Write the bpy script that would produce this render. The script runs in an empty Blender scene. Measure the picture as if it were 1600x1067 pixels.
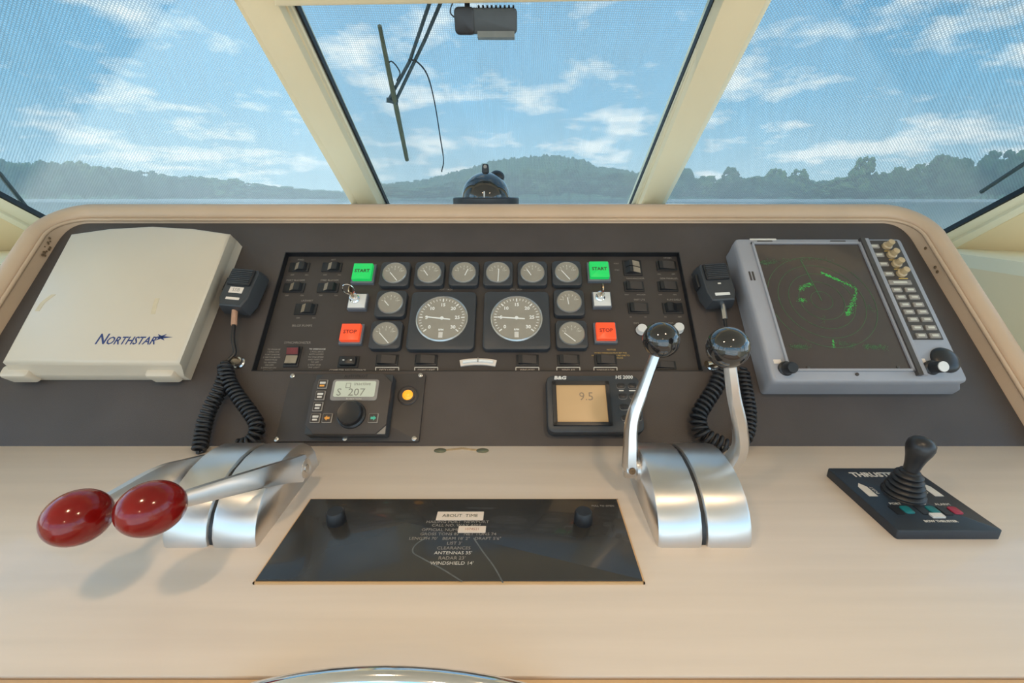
import bpy, bmesh, math, random
from mathutils import Vector, Matrix
random.seed(7)
S = bpy.context.scene
COL = S.collection

# ------------------------------------------------------------------ camera
FPX, CX, CY = 700.0, 810.0, 533.5           # focal length and principal point for a 1600x1067 frame
HORIZON = 306.0
PITCH = math.atan((CY-HORIZON)/FPX)
CAM = Vector((0, 0, 1.5))
cam = bpy.data.cameras.new('camera'); cam.sensor_width = 36; cam.lens = FPX*36/1600
cam.shift_x = -(CX-800)/1600
cam.clip_start = .02; cam.clip_end = 6000
camo = bpy.data.objects.new('camera', cam); COL.objects.link(camo)
camo.location = CAM; camo.rotation_euler = (math.pi/2-PITCH, 0, 0)
S.camera = camo

# ------------------------------------------------------------------ world, sun, exposure
S.view_settings.view_transform = 'Standard'; S.view_settings.look = 'None'
S.view_settings.exposure = 0.45; S.view_settings.gamma = 1; S.view_settings.use_curve_mapping = False
W = bpy.data.worlds.new('sky'); S.world = W; W.use_nodes = True
nt = W.node_tree; nt.nodes.clear()
def N(t, tree=None, **k):
    n = (tree or nt).nodes.new(t)
    for a, b in k.items(): setattr(n, a, b)
    return n
out = N('ShaderNodeOutputWorld'); bg = N('ShaderNodeBackground')
tc = N('ShaderNodeTexCoord'); sep = N('ShaderNodeSeparateXYZ')
nt.links.new(tc.outputs['Generated'], sep.inputs[0])
zc = N('ShaderNodeMath', operation='MAXIMUM'); zc.inputs[1].default_value = 0.0
nt.links.new(sep.outputs[2], zc.inputs[0])
ramp = N('ShaderNodeValToRGB')
ramp.color_ramp.elements[0].position = 0.0; ramp.color_ramp.elements[0].color = (.40, .52, .58, 1)
ramp.color_ramp.elements[1].position = .6; ramp.color_ramp.elements[1].color = (.055, .235, .48, 1)
e = ramp.color_ramp.elements.new(.16); e.color = (.16, .37, .56, 1)
nt.links.new(zc.outputs[0], ramp.inputs[0])
za = N('ShaderNodeMath', operation='ADD'); za.inputs[1].default_value = .22
nt.links.new(zc.outputs[0], za.inputs[0])
div = N('ShaderNodeVectorMath', operation='DIVIDE')
cmb = N('ShaderNodeCombineXYZ')
for i in range(3): nt.links.new(za.outputs[0], cmb.inputs[i])
nt.links.new(tc.outputs['Generated'], div.inputs[0]); nt.links.new(cmb.outputs[0], div.inputs[1])
nz = N('ShaderNodeTexNoise'); nz.inputs['Scale'].default_value = 2.7; nz.inputs['Detail'].default_value = 9; nz.inputs['Roughness'].default_value = .56
nt.links.new(div.outputs[0], nz.inputs['Vector'])
cr = N('ShaderNodeValToRGB'); cr.color_ramp.elements[0].position = .50; cr.color_ramp.elements[1].position = .64
nt.links.new(nz.outputs[0], cr.inputs[0])
mixc = N('ShaderNodeMix', data_type='RGBA'); mixc.inputs[7].default_value = (.74, .74, .74, 1)
nt.links.new(cr.outputs[0], mixc.inputs[0]); nt.links.new(ramp.outputs[0], mixc.inputs[6])
nt.links.new(mixc.outputs[2], bg.inputs[0]); bg.inputs[1].default_value = 2.8
nt.links.new(bg.outputs[0], out.inputs[0])
sun = bpy.data.lights.new('sun', 'SUN'); sun.energy = 3.2; sun.angle = math.radians(3); sun.color = (1, .95, .88)
suno = bpy.data.objects.new('sun', sun); COL.objects.link(suno)
suno.rotation_euler = Vector((-.42, -.28, .86)).to_track_quat('Z', 'Y').to_euler()

# ------------------------------------------------------------------ pixel -> place helpers
cp, sp = math.cos(PITCH), math.sin(PITCH)
FW, UP = Vector((0, cp, -sp)), Vector((0, sp, cp))
def ray(x, y): return FW + Vector(((x-CX)/FPX, 0, 0)) - UP*((y-CY)/FPX)
def hit(x, y, o, n):
    d = ray(x, y); return CAM + d*((o-CAM).dot(n)/d.dot(n))
def along(x, y, depth): return CAM + ray(x, y)*depth          # depth measured along the optical axis
ZD = 1.10                                                      # desk height
def desk(x, y, w=0): return hit(x, y, Vector((0, 0, ZD+w)), Vector((0, 0, 1)))
Y0 = desk(810, 697).y
TILT = math.radians(45.5)
PV, PN = Vector((0, math.cos(TILT), math.sin(TILT))), Vector((0, -math.sin(TILT), math.cos(TILT)))
PO = Vector((0, Y0, ZD))
PF = Matrix(((1, 0, 0, 0), (0, PV.y, PN.y, Y0), (0, PV.z, PN.z, ZD), (0, 0, 0, 1)))
DF = Matrix.Translation((0, 0, ZD))
def pan(x, y, w=0):
    q = hit(x, y, PO+PN*w, PN)-PO; return q.x, q.dot(PV)
WI = -0.012                                                    # instrument panel face lies this far below the dash face

# ------------------------------------------------------------------ materials
MATS = {}
def pm(name, col, rough=.5, metal=0., var=0., vs=20., bump=0., bs=300., spec=.5, coat=0., emit=None, es=1., stretch=None, trans=0., var2=None, aniso=0.):
    if name in MATS: return MATS[name]
    m = bpy.data.materials.new(name); m.use_nodes = True; t = m.node_tree
    b = t.nodes['Principled BSDF']
    b.inputs['Base Color'].default_value = (*col, 1); b.inputs['Roughness'].default_value = rough; b.inputs['Metallic'].default_value = metal
    b.inputs['Specular IOR Level'].default_value = spec; b.inputs['Coat Weight'].default_value = coat
    b.inputs['Transmission Weight'].default_value = trans; b.inputs['Anisotropic'].default_value = aniso
    if emit: b.inputs['Emission Color'].default_value = (*emit, 1); b.inputs['Emission Strength'].default_value = es
    co = N('ShaderNodeTexCoord', t); mp = N('ShaderNodeMapping', t)
    if stretch: mp.inputs['Scale'].default_value = stretch
    t.links.new(co.outputs['Object'], mp.inputs[0])
    if var:
        n = N('ShaderNodeTexNoise', t); n.inputs['Scale'].default_value = vs; n.inputs['Detail'].default_value = 6
        t.links.new(mp.outputs[0], n.inputs['Vector'])
        r = N('ShaderNodeValToRGB', t)
        r.color_ramp.elements[0].position = .3; r.color_ramp.elements[1].position = .7
        lo = var2 or tuple(c*(1-var) for c in col)
        r.color_ramp.elements[0].color = (*lo, 1); r.color_ramp.elements[1].color = (*[min(1, c*(1+var)) for c in col], 1)
        t.links.new(n.outputs[0], r.inputs[0]); t.links.new(r.outputs[0], b.inputs['Base Color'])
    if bump:
        n = N('ShaderNodeTexNoise', t); n.inputs['Scale'].default_value = bs; n.inputs['Detail'].default_value = 3
        t.links.new(mp.outputs[0], n.inputs['Vector'])
        bp = N('ShaderNodeBump', t); bp.inputs['Strength'].default_value = bump; bp.inputs['Distance'].default_value = .002
        t.links.new(n.outputs[0], bp.inputs['Height']); t.links.new(bp.outputs[0], b.inputs['Normal'])
    if aniso:
        tg = N('ShaderNodeTangent', t, direction_type='RADIAL', axis='X'); t.links.new(tg.outputs[0], b.inputs['Tangent']); b.inputs['Anisotropic Rotation'].default_value = .25
    MATS[name] = m; return m

vinyl = pm('black_vinyl', (.070, .054, .047), .5, var=.12, vs=9, bump=.25, bs=900)
panel_black = pm('panel_black', (.054, .043, .038), .45, var=.1, vs=12, bump=.12, bs=1200)
recess_black = pm('recess_edge_black', (.012, .012, .014), .5, var=.2, vs=30)
bezel_mat = pm('bezel_black', (.040, .043, .048), .42, var=.08, vs=40, bump=.05, bs=900)
black_plastic = pm('black_plastic', (.018, .018, .020), .35, var=.1, vs=40)
black_rubber = pm('black_rubber', (.016, .016, .018), .42, var=.2, vs=60, bump=.1, bs=400)
coaming_mat = pm('tan_vinyl', (.62, .42, .27), .48, var=.07, vs=6, bump=.12, bs=500)
desk_mat = pm('whitewashed_maple', (.72, .61, .51), .33, var=.045, vs=5, stretch=(.5, 9, 5), bump=.03, bs=40, coat=.15)
edge_wood = pm('tan_wood_edge', (.66, .42, .21), .4, var=.1, vs=10, stretch=(.6, 8, 8))
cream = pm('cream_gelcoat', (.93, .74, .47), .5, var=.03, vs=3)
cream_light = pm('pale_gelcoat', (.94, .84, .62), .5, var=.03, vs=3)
headliner = pm('headliner_vinyl', (.78, .72, .60), .7, var=.03, vs=5, bump=.1)
floor_mat = pm('teak_floor', (.34, .20, .10), .5, var=.25, vs=8, stretch=(12, 1, 1))
seal_mat = pm('black_seal', (.006, .007, .009), .5, var=.2, vs=30)
cover_mat = pm('ivory_plastic', (.66, .555, .425), .42, var=.04, vs=4, bump=.05, bs=700)
cover_side = pm('ivory_plastic_side', (.68, .66, .62), .42, var=.04, vs=4)
navy = pm('navy_print', (.02, .04, .16), .5, var=.1, vs=40)
yellow_stain = pm('yellowed_stain', (.62, .50, .33), .45, var=.08, vs=60)
radar_grey = pm('radar_grey_plastic', (.33, .325, .345), .45, var=.05, vs=15, bump=.08, bs=900)
radar_dark = pm('radar_dark_plastic', (.06, .05, .045), .4, var=.1, vs=30)
crt = pm('crt_glass', (.055, .040, .036), .16, var=.1, vs=6, coat=.5)
key_tan = pm('key_tan', (.30, .26, .22), .5, var=.12, vs=60)
key_print = pm('key_print_cream', (.62, .58, .48), .5, var=.1, vs=90)
knob_tan = pm('knob_tan', (.50, .36, .20), .35, var=.1, vs=60)
white_print = pm('white_print', (.68, .63, .56), .5, var=.08, vs=80)
dim_print = pm('worn_print', (.30, .26, .22), .55, var=.35, vs=300)
gold_print = pm('gold_print', (.55, .36, .10), .5, var=.15, vs=200)
dial_mat = pm('dial_grey', (.31, .275, .22), .4, var=.06, vs=40)
dial_rim = pm('dial_glass_rim', (.50, .48, .44), .2, metal=.6, var=.05, vs=50)
needle_mat = pm('needle_white', (.85, .83, .78), .45, var=.03, vs=80)
chrome = pm('chrome', (.80, .81, .83), .09, metal=1, var=.03, vs=20)
steel = pm('satin_steel', (.60, .60, .60), .25, metal=1, var=.05, vs=40)
alu = pm('brushed_aluminium', (.78, .76, .74), .40, metal=1, var=.03, vs=8, aniso=.85)
red_knob = pm('red_lacquer', (.19, .005, .004), .14, var=.25, vs=25, coat=.12, spec=.4)
black_gloss = pm('black_gloss', (.012, .012, .013), .08, var=.1, vs=20, coat=1)
plate_mat = pm('smoked_acrylic', (.034, .032, .029), .27, var=.15, vs=8, coat=.3)
scratch_mat = pm('dust_smear', (.12, .13, .13), .5, var=.3, vs=120)
green_btn = pm('green_button', (.02, .50, .10), .35, emit=(.0, .55, .10), es=.35, var=.03, vs=50)
red_btn = pm('red_button', (.80, .07, .02), .35, emit=(1., .10, .03), es=.35, var=.03, vs=50)
btn_ink = pm('button_ink', (.05, .06, .03), .5, var=.2, vs=90)
btn_ink_red = pm('button_ink_dark_red', (.28, .02, .01), .5, var=.2, vs=90)
white_plate = pm('white_plate', (.74, .71, .66), .35, var=.04, vs=40)
btn_grey = pm('button_base_grey', (.13, .14, .16), .4, var=.05, vs=40)
lcd = pm('lcd_pale_green', (.52, .53, .42), .3, var=.03, vs=20, emit=(.5, .52, .40), es=.12)
lcd_ink = pm('lcd_ink', (.25, .24, .19), .5, var=.1, vs=80)
lcd_bezel = pm('lcd_bezel_grey', (.28, .25, .22), .4, var=.05, vs=40)
lcd_orange = pm('lcd_amber', (.50, .33, .17), .3, var=.06, vs=9, emit=(.7, .36, .12), es=.12)
lcd_ink2 = pm('lcd_amber_ink', (.30, .21, .13), .5, var=.1, vs=80)
amber = pm('amber_lens', (.9, .36, .02), .2, emit=(1, .38, .03), es=.55, var=.2, vs=200)
orange_print = pm('orange_print', (.9, .38, .06), .5, var=.05, vs=50)
teal_print = pm('teal_print', (.08, .55, .38), .5, var=.05, vs=50)
teal_led = pm('teal_button', (.012, .17, .18), .35, var=.1, vs=60)
red_led = pm('crimson_button', (.36, .03, .06), .35, var=.1, vs=60)
joy_plate = pm('thruster_panel_blue_black', (.022, .028, .038), .32, var=.15, vs=20, bump=.1, bs=900)
radar_green = pm('radar_green_glow', (.02, .2, .03), .5, emit=(.08, .75, .12), es=.30, var=.3, vs=200)
radar_dim = pm('radar_green_dim', (.03, .10, .03), .5, emit=(.12, .22, .10), es=.12, var=.3, vs=200)
label_mat = pm('label_tape_cream', (.80, .68, .58), .5, var=.04, vs=60)
olive = pm('wiper_olive', (.13, .13, .075), .5, var=.1, vs=40)
wiper_grey = pm('wiper_arm_grey', (.06, .08, .09), .45, var=.1, vs=40)
device_mat = pm('device_dark_grey', (.055, .06, .062), .4, var=.1, vs=40)
device_light = pm('device_grey_lens', (.22, .22, .20), .4, var=.1, vs=40)
mould = pm('mould_stain', (.20, .12, .06), .8, var=.5, vs=120)
putty = pm('green_sealant', (.13, .13, .075), .25, var=.3, vs=80, coat=.3)
putty_tan = pm('exposed_wood', (.50, .35, .20), .6, var=.2, vs=120)
rocker_lit = pm('rocker_lit_tan', (.30, .24, .17), .4, var=.15, vs=80)  # lighter tan paints the light caught by the rocker slopes
rocker_red = pm('rocker_red_mark', (.16, .02, .02), .4, var=.2, vs=80)
brass = pm('key_brass', (.55, .42, .28), .25, metal=1, var=.1, vs=60)
copper_sleeve = pm('copper_sleeve', (.50, .28, .18), .4, var=.1, vs=60)
bark = pm('bark', (.10, .075, .05), .9, var=.3, vs=3)
leaf = [pm('foliage_%s' % n, c, .8, var=.35, vs=.5, bump=.6, bs=1.2) for n, c in
        (('deep', (.040, .110, .030)), ('mid', (.075, .150, .035)), ('blue', (.045, .115, .050)))]
water = pm('lake_water', (.03, .09, .12), .12, var=.25, vs=.05, bump=.5, bs=.35)
pale_strip_mat = pm('pale_strip', (.55, .56, .54), .7, var=.1, vs=.1)
hull_white = pm('white_deck', (.8, .8, .78), .4, var=.03, vs=3)
shade_glass = pm('smoke_dome', (.02, .02, .02), .05, var=.1, vs=20, coat=1)

def glass_material():
    m = bpy.data.materials.new('window_glass'); m.use_nodes = True; t = m.node_tree; t.nodes.clear()
    o = N('ShaderNodeOutputMaterial', t); mx = N('ShaderNodeMixShader', t); tr = N('ShaderNodeBsdfTransparent', t); g = N('ShaderNodeBsdfGlossy', t)
    tr.inputs[0].default_value = (.95, .98, .98, 1); g.inputs['Roughness'].default_value = .01; g.inputs[0].default_value = (.9, .95, 1, 1)
    lw = N('ShaderNodeLayerWeight', t); lw.inputs[0].default_value = .5
    pw = N('ShaderNodeMath', t, operation='POWER'); pw.inputs[1].default_value = 5; t.links.new(lw.outputs['Facing'], pw.inputs[0])
    ml = N('ShaderNodeMath', t, operation='MULTIPLY_ADD'); ml.inputs[1].default_value = .5; ml.inputs[2].default_value = .01; t.links.new(pw.outputs[0], ml.inputs[0])
    t.links.new(ml.outputs[0], mx.inputs[0]); t.links.new(tr.outputs[0], mx.inputs[1]); t.links.new(g.outputs[0], mx.inputs[2])
    t.links.new(mx.outputs[0], o.inputs[0]); return m
def screen_material(name, rot, sun_veil=1.0):
    # woven shade cloth: a real open weave (threads scatter light, gaps let the view through) with rubbed dusty streaks
    m = bpy.data.materials.new(name); m.use_nodes = True; t = m.node_tree; t.nodes.clear()
    o = N('ShaderNodeOutputMaterial', t); mx = N('ShaderNodeMixShader', t); tr = N('ShaderNodeBsdfTransparent', t)
    tr.inputs[0].default_value = (.92, .95, .95, 1)
    tl = N('ShaderNodeBsdfTranslucent', t); tl.inputs[0].default_value = (.165*sun_veil, .165*sun_veil, .148*sun_veil, 1)  # per-pane factor brightens the threads to imitate sunlight scattered in the mesh
    df = N('ShaderNodeBsdfDiffuse', t); df.inputs[0].default_value = (.10, .10, .09, 1)
    ad = N('ShaderNodeAddShader', t); t.links.new(tl.outputs[0], ad.inputs[0]); t.links.new(df.outputs[0], ad.inputs[1])
    co = N('ShaderNodeTexCoord', t); mp = N('ShaderNodeMapping', t); mp.inputs['Rotation'].default_value = (0, 0, rot)
    t.links.new(co.outputs['Object'], mp.inputs[0])
    vals = []
    for d in ('X', 'Y'):
        w = N('ShaderNodeTexWave', t, wave_type='BANDS', bands_direction=d); w.inputs['Scale'].default_value = 62; w.inputs['Distortion'].default_value = .0
        t.links.new(mp.outputs[0], w.inputs['Vector']); vals.append(w.outputs['Fac'])
    mxx = N('ShaderNodeMath', t, operation='MAXIMUM'); t.links.new(vals[0], mxx.inputs[0]); t.links.new(vals[1], mxx.inputs[1])
    mp2 = N('ShaderNodeMapping', t); mp2.inputs['Rotation'].default_value = (0, 0, rot+.35); mp2.inputs['Scale'].default_value = (9, 1.0, 1)
    t.links.new(co.outputs['Object'], mp2.inputs[0])
    n = N('ShaderNodeTexNoise', t); n.inputs['Scale'].default_value = 9; n.inputs['Detail'].default_value = 8; n.inputs['Roughness'].default_value = .7
    t.links.new(mp2.outputs[0], n.inputs['Vector'])
    n2 = N('ShaderNodeTexNoise', t); n2.inputs['Scale'].default_value = 2.2; n2.inputs['Detail'].default_value = 3
    t.links.new(co.outputs['Object'], n2.inputs['Vector'])
    a = N('ShaderNodeMath', t, operation='MULTIPLY_ADD'); a.inputs[1].default_value = .30; a.inputs[2].default_value = .40
    t.links.new(mxx.outputs[0], a.inputs[0])
    b = N('ShaderNodeMath', t, operation='MULTIPLY_ADD'); b.inputs[1].default_value = .16; t.links.new(n.outputs[0], b.inputs[0]); t.links.new(a.outputs[0], b.inputs[2])
    c = N('ShaderNodeMath', t, operation='MULTIPLY_ADD'); c.inputs[1].default_value = .16; t.links.new(n2.outputs[0], c.inputs[0]); t.links.new(b.outputs[0], c.inputs[2])
    t.links.new(c.outputs[0], mx.inputs[0]); t.links.new(tr.outputs[0], mx.inputs[1]); t.links.new(ad.outputs[0], mx.inputs[2])
    t.links.new(mx.outputs[0], o.inputs[0]); return m
window_glass = glass_material()

# ------------------------------------------------------------------ mesh helpers
def rrect(w, h, r, n=4, cx=0, cy=0):
    pts = []
    r = max(r, 1e-5)
    for k, (sx, sy) in enumerate(((1, 1), (-1, 1), (-1, -1), (1, -1))):
        for i in range(n+1):
            a = math.pi/2*(k+i/n)
            pts.append((cx+sx*(w/2-r)+r*math.cos(a), cy+sy*(h/2-r)+r*math.sin(a)))
    return pts
def inset(poly, d):
    n = len(poly); res = []
    area = sum(poly[i][0]*poly[(i+1) % n][1]-poly[(i+1) % n][0]*poly[i][1] for i in range(n))
    s = 1 if area > 0 else -1
    for i in range(n):
        p0, p1, p2 = Vector(poly[i-1]), Vector(poly[i]), Vector(poly[(i+1) % n])
        a, b = (p1-p0), (p2-p1)
        if a.length < 1e-9: a = b
        if b.length < 1e-9: b = a
        a.normalize(); b.normalize()
        na, nb = Vector((-a.y, a.x))*s, Vector((-b.y, b.x))*s
        m = na+nb
        k = m.length_squared
        m = m*(2*d/k) if k > .2 else na*d
        res.append((p1.x+m.x, p1.y+m.y))
    return res
class MB:
    def __init__(s): s.bm = bmesh.new()
    def loft(s, loops, cap=True, closed=True):
        vs = [[s.bm.verts.new(p) for p in L] for L in loops]
        n = len(loops[0])
        for a, b in zip(vs, vs[1:]):
            for i in range(n if closed else n-1):
                j = (i+1) % n
                try: s.bm.faces.new((a[i], a[j], b[j], b[i]))
                except ValueError: pass
        if cap and closed:
            s.bm.faces.new(vs[0][::-1]); s.bm.faces.new(vs[-1])
        return s
    def prism(s, poly, z0, z1, bev=0, bev0=0):
        L = []
        if bev0: L.append([(*p, z0) for p in inset(poly, bev0)]); L.append([(*p, z0+bev0) for p in poly])
        else: L.append([(*p, z0) for p in poly])
        if bev:
            L.append([(*p, z1-bev) for p in poly])
            L.append([(*p, z1-bev*.3) for p in inset(poly, bev*.3)])
            L.append([(*p, z1) for p in inset(poly, bev)])
        else: L.append([(*p, z1) for p in poly])
        return s.loft(L)
    def slab(s, w, h, r, z0, z1, bev=0, cx=0, cy=0, n=4): return s.prism(rrect(w, h, r, n, cx, cy), z0, z1, bev)
    def box(s, x0, x1, y0, y1, z0, z1): return s.loft([[(x0, y0, z), (x1, y0, z), (x1, y1, z), (x0, y1, z)] for z in (z0, z1)])
    def lathe(s, prof, seg=32, M=None, cx=0, cy=0):
        M = M or Matrix.Identity(4); L = []
        for r, z in prof:
            r = max(r, 1e-5)
            L.append([M @ Vector((cx+r*math.cos(2*math.pi*i/seg), cy+r*math.sin(2*math.pi*i/seg), z)) for i in range(seg)])
        return s.loft(L)
    def tube(s, path, rad, seg=10, closed=False):
        P = [Vector(p) for p in path]; n = len(P); L = []
        t0 = (P[1]-P[0]).normalized(); ref = t0.orthogonal().normalized()
        for i, p in enumerate(P):
            if closed: t = (P[(i+1) % n]-P[i-1]).normalized()
            else: t = (P[min(i+1, n-1)]-P[max(i-1, 0)]).normalized()
            ref = (ref-t*ref.dot(t)).normalized(); b = t.cross(ref)
            r = rad[i] if isinstance(rad, (list, tuple)) else rad
            L.append([p+(ref*math.cos(2*math.pi*k/seg)+b*math.sin(2*math.pi*k/seg))*r for k in range(seg)])
        if closed: L.append(L[0]); return s.loft(L, cap=False)
        return s.loft(L)
    def ball(s, c, r, seg=32, ring=20, sc=(1, 1, 1), M=None):
        M = M or Matrix.Identity(4); L = []
        for j in range(ring+1):
            a = -math.pi/2+math.pi*j/ring; rr = max(math.cos(a), 1e-4)*r
            L.append([Vector(c)+M.to_3x3() @ Vector((rr*math.cos(2*math.pi*i/seg)*sc[0], rr*math.sin(2*math.pi*i/seg)*sc[1], r*math.sin(a)*sc[2])) for i in range(seg)])
        return s.loft(L)
    def bar(s, a, b, w=.002, t=.0006, z=0):            # flat strip between two 2-D points
        a, b = Vector(a), Vector(b); d = (b-a).normalized()*1.0; nrm = Vector((-d.y, d.x))*w/2
        return s.prism([tuple(a-nrm), tuple(b-nrm), tuple(b+nrm), tuple(a+nrm)], z, z+t)
    def build(s, name, mat, parent=None, M=None, smooth=35, label=None):
        bmesh.ops.remove_doubles(s.bm, verts=s.bm.verts, dist=1e-6)
        bmesh.ops.recalc_face_normals(s.bm, faces=s.bm.faces)
        me = bpy.data.meshes.new(name); s.bm.to_mesh(me); s.bm.free()
        if smooth:
            for p in me.polygons: p.use_smooth = True
            me.set_sharp_from_angle(angle=math.radians(smooth))
        me.materials.append(mat)
        return link(name, me, parent, M, label)
def link(name, me, parent=None, M=None, label=None):
    o = bpy.data.objects.new(name, me); COL.objects.link(o)
    if parent: o.parent = parent
    if M is not None: o.matrix_local = M
    if label: o['label'] = label
    return o
def tag(o, label, cat, group=None, kind=None):
    if label: o['label'] = label
    if cat: o['category'] = cat
    if group: o['group'] = group
    if kind: o['kind'] = kind
    return o
def thing(name, label, cat, M, group=None, kind=None):
    o = bpy.data.objects.new(name, None); COL.objects.link(o); o.empty_display_size = .02
    o.matrix_world = M; return tag(o, label, cat, group, kind)
def T(x, y, z=0): return Matrix.Translation((x, y, z))
def Rz(a): return Matrix.Rotation(a, 4, 'Z')
def on_panel(x, y, w=0): return PF @ T(*pan(x, y, w), w)
def text(s, size, x, y, z, mat, parent, name='lettering', align='CENTER', shear=0, sx=1, rot=0, bold=0):
    c = bpy.data.curves.new('t', 'FONT'); c.body = s; c.size = size; c.align_x = align; c.align_y = 'CENTER'; c.shear = shear
    c.resolution_u = 2; c.extrude = .00008; c.offset = bold
    o = bpy.data.objects.new('t', c); COL.objects.link(o)
    me = bpy.data.meshes.new_from_object(o); bpy.data.objects.remove(o); bpy.data.curves.remove(c)
    me.name = name; me.materials.clear(); me.materials.append(mat)
    return link(name, me, parent, T(x, y, z) @ Rz(rot) @ Matrix.Diagonal((sx, 1, 1, 1)))
def spline(P, n=8, closed=False):
    P = [Vector(p) for p in P]; m = len(P); R = []
    for i in range(m if closed else m-1):
        p0, p1, p2, p3 = (P[(i-1) % m] if closed or i else P[0]*2-P[1]), P[i], P[(i+1) % m], (P[(i+2) % m] if closed or i+2 < m else P[-1]*2-P[-2])
        for k in range(n):
            t = k/n
            R.append(.5*((2*p1)+(p2-p0)*t+(2*p0-5*p1+4*p2-p3)*t*t+(3*p1-p0-3*p2+p3)*t**3))
    if not closed: R.append(P[-1])
    return R

# ================================================================== THE SETTING
m = MB().box(-1.9, 1.9, -2.6, 1.9, -.05, 0); tag(m.build('floor', floor_mat), 'brown cabin floor below the helm', None, kind='structure')
ZC = 1.98
m = MB().box(-1.9, 1.9, -1.6, 1.05, ZC, ZC+.05); tag(m.build('ceiling', headliner), 'cream padded headliner over the helm', None, kind='structure')
for side, sx in (('left', -1), ('right', 1)):
    x0, x1 = sorted((sx*1.85, sx*1.9))
    w = thing('wall_'+side, 'cream cabin side on the %s of the helm' % side, None, Matrix.Identity(4), kind='structure')
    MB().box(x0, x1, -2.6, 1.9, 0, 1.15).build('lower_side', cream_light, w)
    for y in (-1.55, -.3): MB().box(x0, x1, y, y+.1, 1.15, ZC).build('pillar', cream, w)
# windshield planes -------------------------------------------------
def row_point(y, depth): return along(810, y, depth)
gb = along(810, 320, 1.6/(cp-sp*0+0) if False else 1.53)
gt = along(810, 12, .915)
GU = Vector((1, 0, 0)); GVv = (gt-gb).normalized(); GN = GU.cross(GVv)        # GN points inwards/up side fixed below
if GN.dot(CAM-gb) < 0: GN = -GN
def gl(x, y, w=0): return hit(x, y, gb+GN*w, GN)
class Plane:
    def __init__(s, o, u, v, n):
        s.o, s.u, s.v, s.n = o, u.normalized(), v, n
        s.M = Matrix(((s.u.x, s.v.x, s.n.x, o.x), (s.u.y, s.v.y, s.n.y, o.y), (s.u.z, s.v.z, s.n.z, o.z), (0, 0, 0, 1)))
    def at(s, x, y, w=0): return hit(x, y, s.o+s.n*w, s.n)
    def uv(s, x, y, w=0):
        q = s.at(x, y, w)-s.o; return q.dot(s.u), q.dot(s.v)
PC = Plane(gb, GU, GVv, GN)
def wing(bx, by, tx, ty, sgn):
    B, Tt = gl(bx, by), gl(tx, ty)
    d = Vector((sgn*math.cos(math.radians(32)), -math.sin(math.radians(32)), 0))
    n = d.cross(Tt-B).normalized()
    if n.dot(CAM-B) < 0: n = -n
    u = d if sgn > 0 else -d
    return Plane(B, u, n.cross(u).normalized(), n)
PL = wing(553, 320, 369, 6, -1)
PR = wing(1037, 320, 1200, 6, 1)
def sheet(P, z):
    mb = MB(); mb.bm.faces.new([mb.bm.verts.new((*p, z)) for p in P]); return mb
def pane(idx, plane, poly, label, rot, seal_edges):
    w = thing('window_%d' % idx, label, None, plane.M, kind='structure')
    P2 = [plane.uv(x, y) for x, y in poly]
    MB().prism(P2, -.004, .0).build('glass_pane', window_glass, w, smooth=0)
    P3 = [plane.uv(x, y, -.07) for x, y in poly]
    sheet(P3, -.07).build('shade_screen', screen_material('shade_cloth_%d' % idx, rot, 1.45 if idx == 1 else 1.0), w, smooth=0, label='fine woven sun-shade mesh stretched outside the glass')  # left pane's whitish sun haze is put into its thread colour
    for a, b in seal_edges:
        pa, pb = plane.uv(*a, .014), plane.uv(*b, .014)
        MB().bar(pa, pb, .0045, .016, -.002).build('rubber_seal', seal_mat, w)
    return w
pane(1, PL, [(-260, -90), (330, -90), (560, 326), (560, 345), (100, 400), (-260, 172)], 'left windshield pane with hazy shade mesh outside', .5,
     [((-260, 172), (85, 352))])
pane(2, PC, [(405, -90), (1165, -90), (985, 326), (985, 345), (608, 345), (608, 326)], 'centre windshield pane with shade mesh and wiper outside', .02,
     [((421, -80), (608, 326)), ((1149, -80), (983.5, 326))])
pane(3, PR, [(1228, -90), (1880, -90), (1880, 153), (1480, 365), (1440, 392), (1030, 345), (1030, 326)], 'right windshield pane with shade mesh outside', -.5,
     [((1880, 153), (1462, 373))])
def ext(a, b, y):            # continue a pixel line to another row
    return (a[0]+(b[0]-a[0])*(y-a[1])/(b[1]-a[1]), y)
def mullion(idx, bands, label):
    t = thing('trim_%d' % idx, label, None, PC.M, kind='structure')
    for nm, (a0, a1), (b0, b1), w0, w1, mt in bands:
        poly = [ext(a0, a1, -95), ext(a0, a1, 352), ext(b0, b1, 352), ext(b0, b1, -95)]
        P2 = [PC.uv(x, y, w1) for x, y in poly]
        MB().prism(P2, w0, w1, .003).build(nm, mt, t)
mullion(1, [('post_face', ((376, 9), (560, 320)), ((438, 15), (590, 318)), -.02, .055, cream),
            ('outer_lip', ((368, 6), (549, 320)), ((381, 9), (566, 320)), -.02, .035, cream),
            ('bevel_lip', ((434, 15), (586, 318)), ((452, 15), (597, 320)), -.02, .03, cream),
            ('inner_lip', ((448, 15), (593, 320)), ((460, 15), (602, 320)), -.02, .018, cream_light)], 'cream windshield post left of the centre pane')
mullion(2, [('post_face', ((1058, 180), (1002, 318)), ((1106, 180), (1034, 320)), -.02, .055, cream),
            ('outer_lip', ((1101, 180), (1028, 320)), ((1113, 180), (1040, 320)), -.02, .035, cream_light),
            ('bevel_lip', ((1050, 180), (995, 318)), ((1061, 180), (1006, 320)), -.02, .03, cream),
            ('inner_lip', ((1044, 180), (987, 319)), ((1053, 180), (998, 320)), -.02, .018, cream_light)], 'cream windshield post right of the centre pane')
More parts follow.
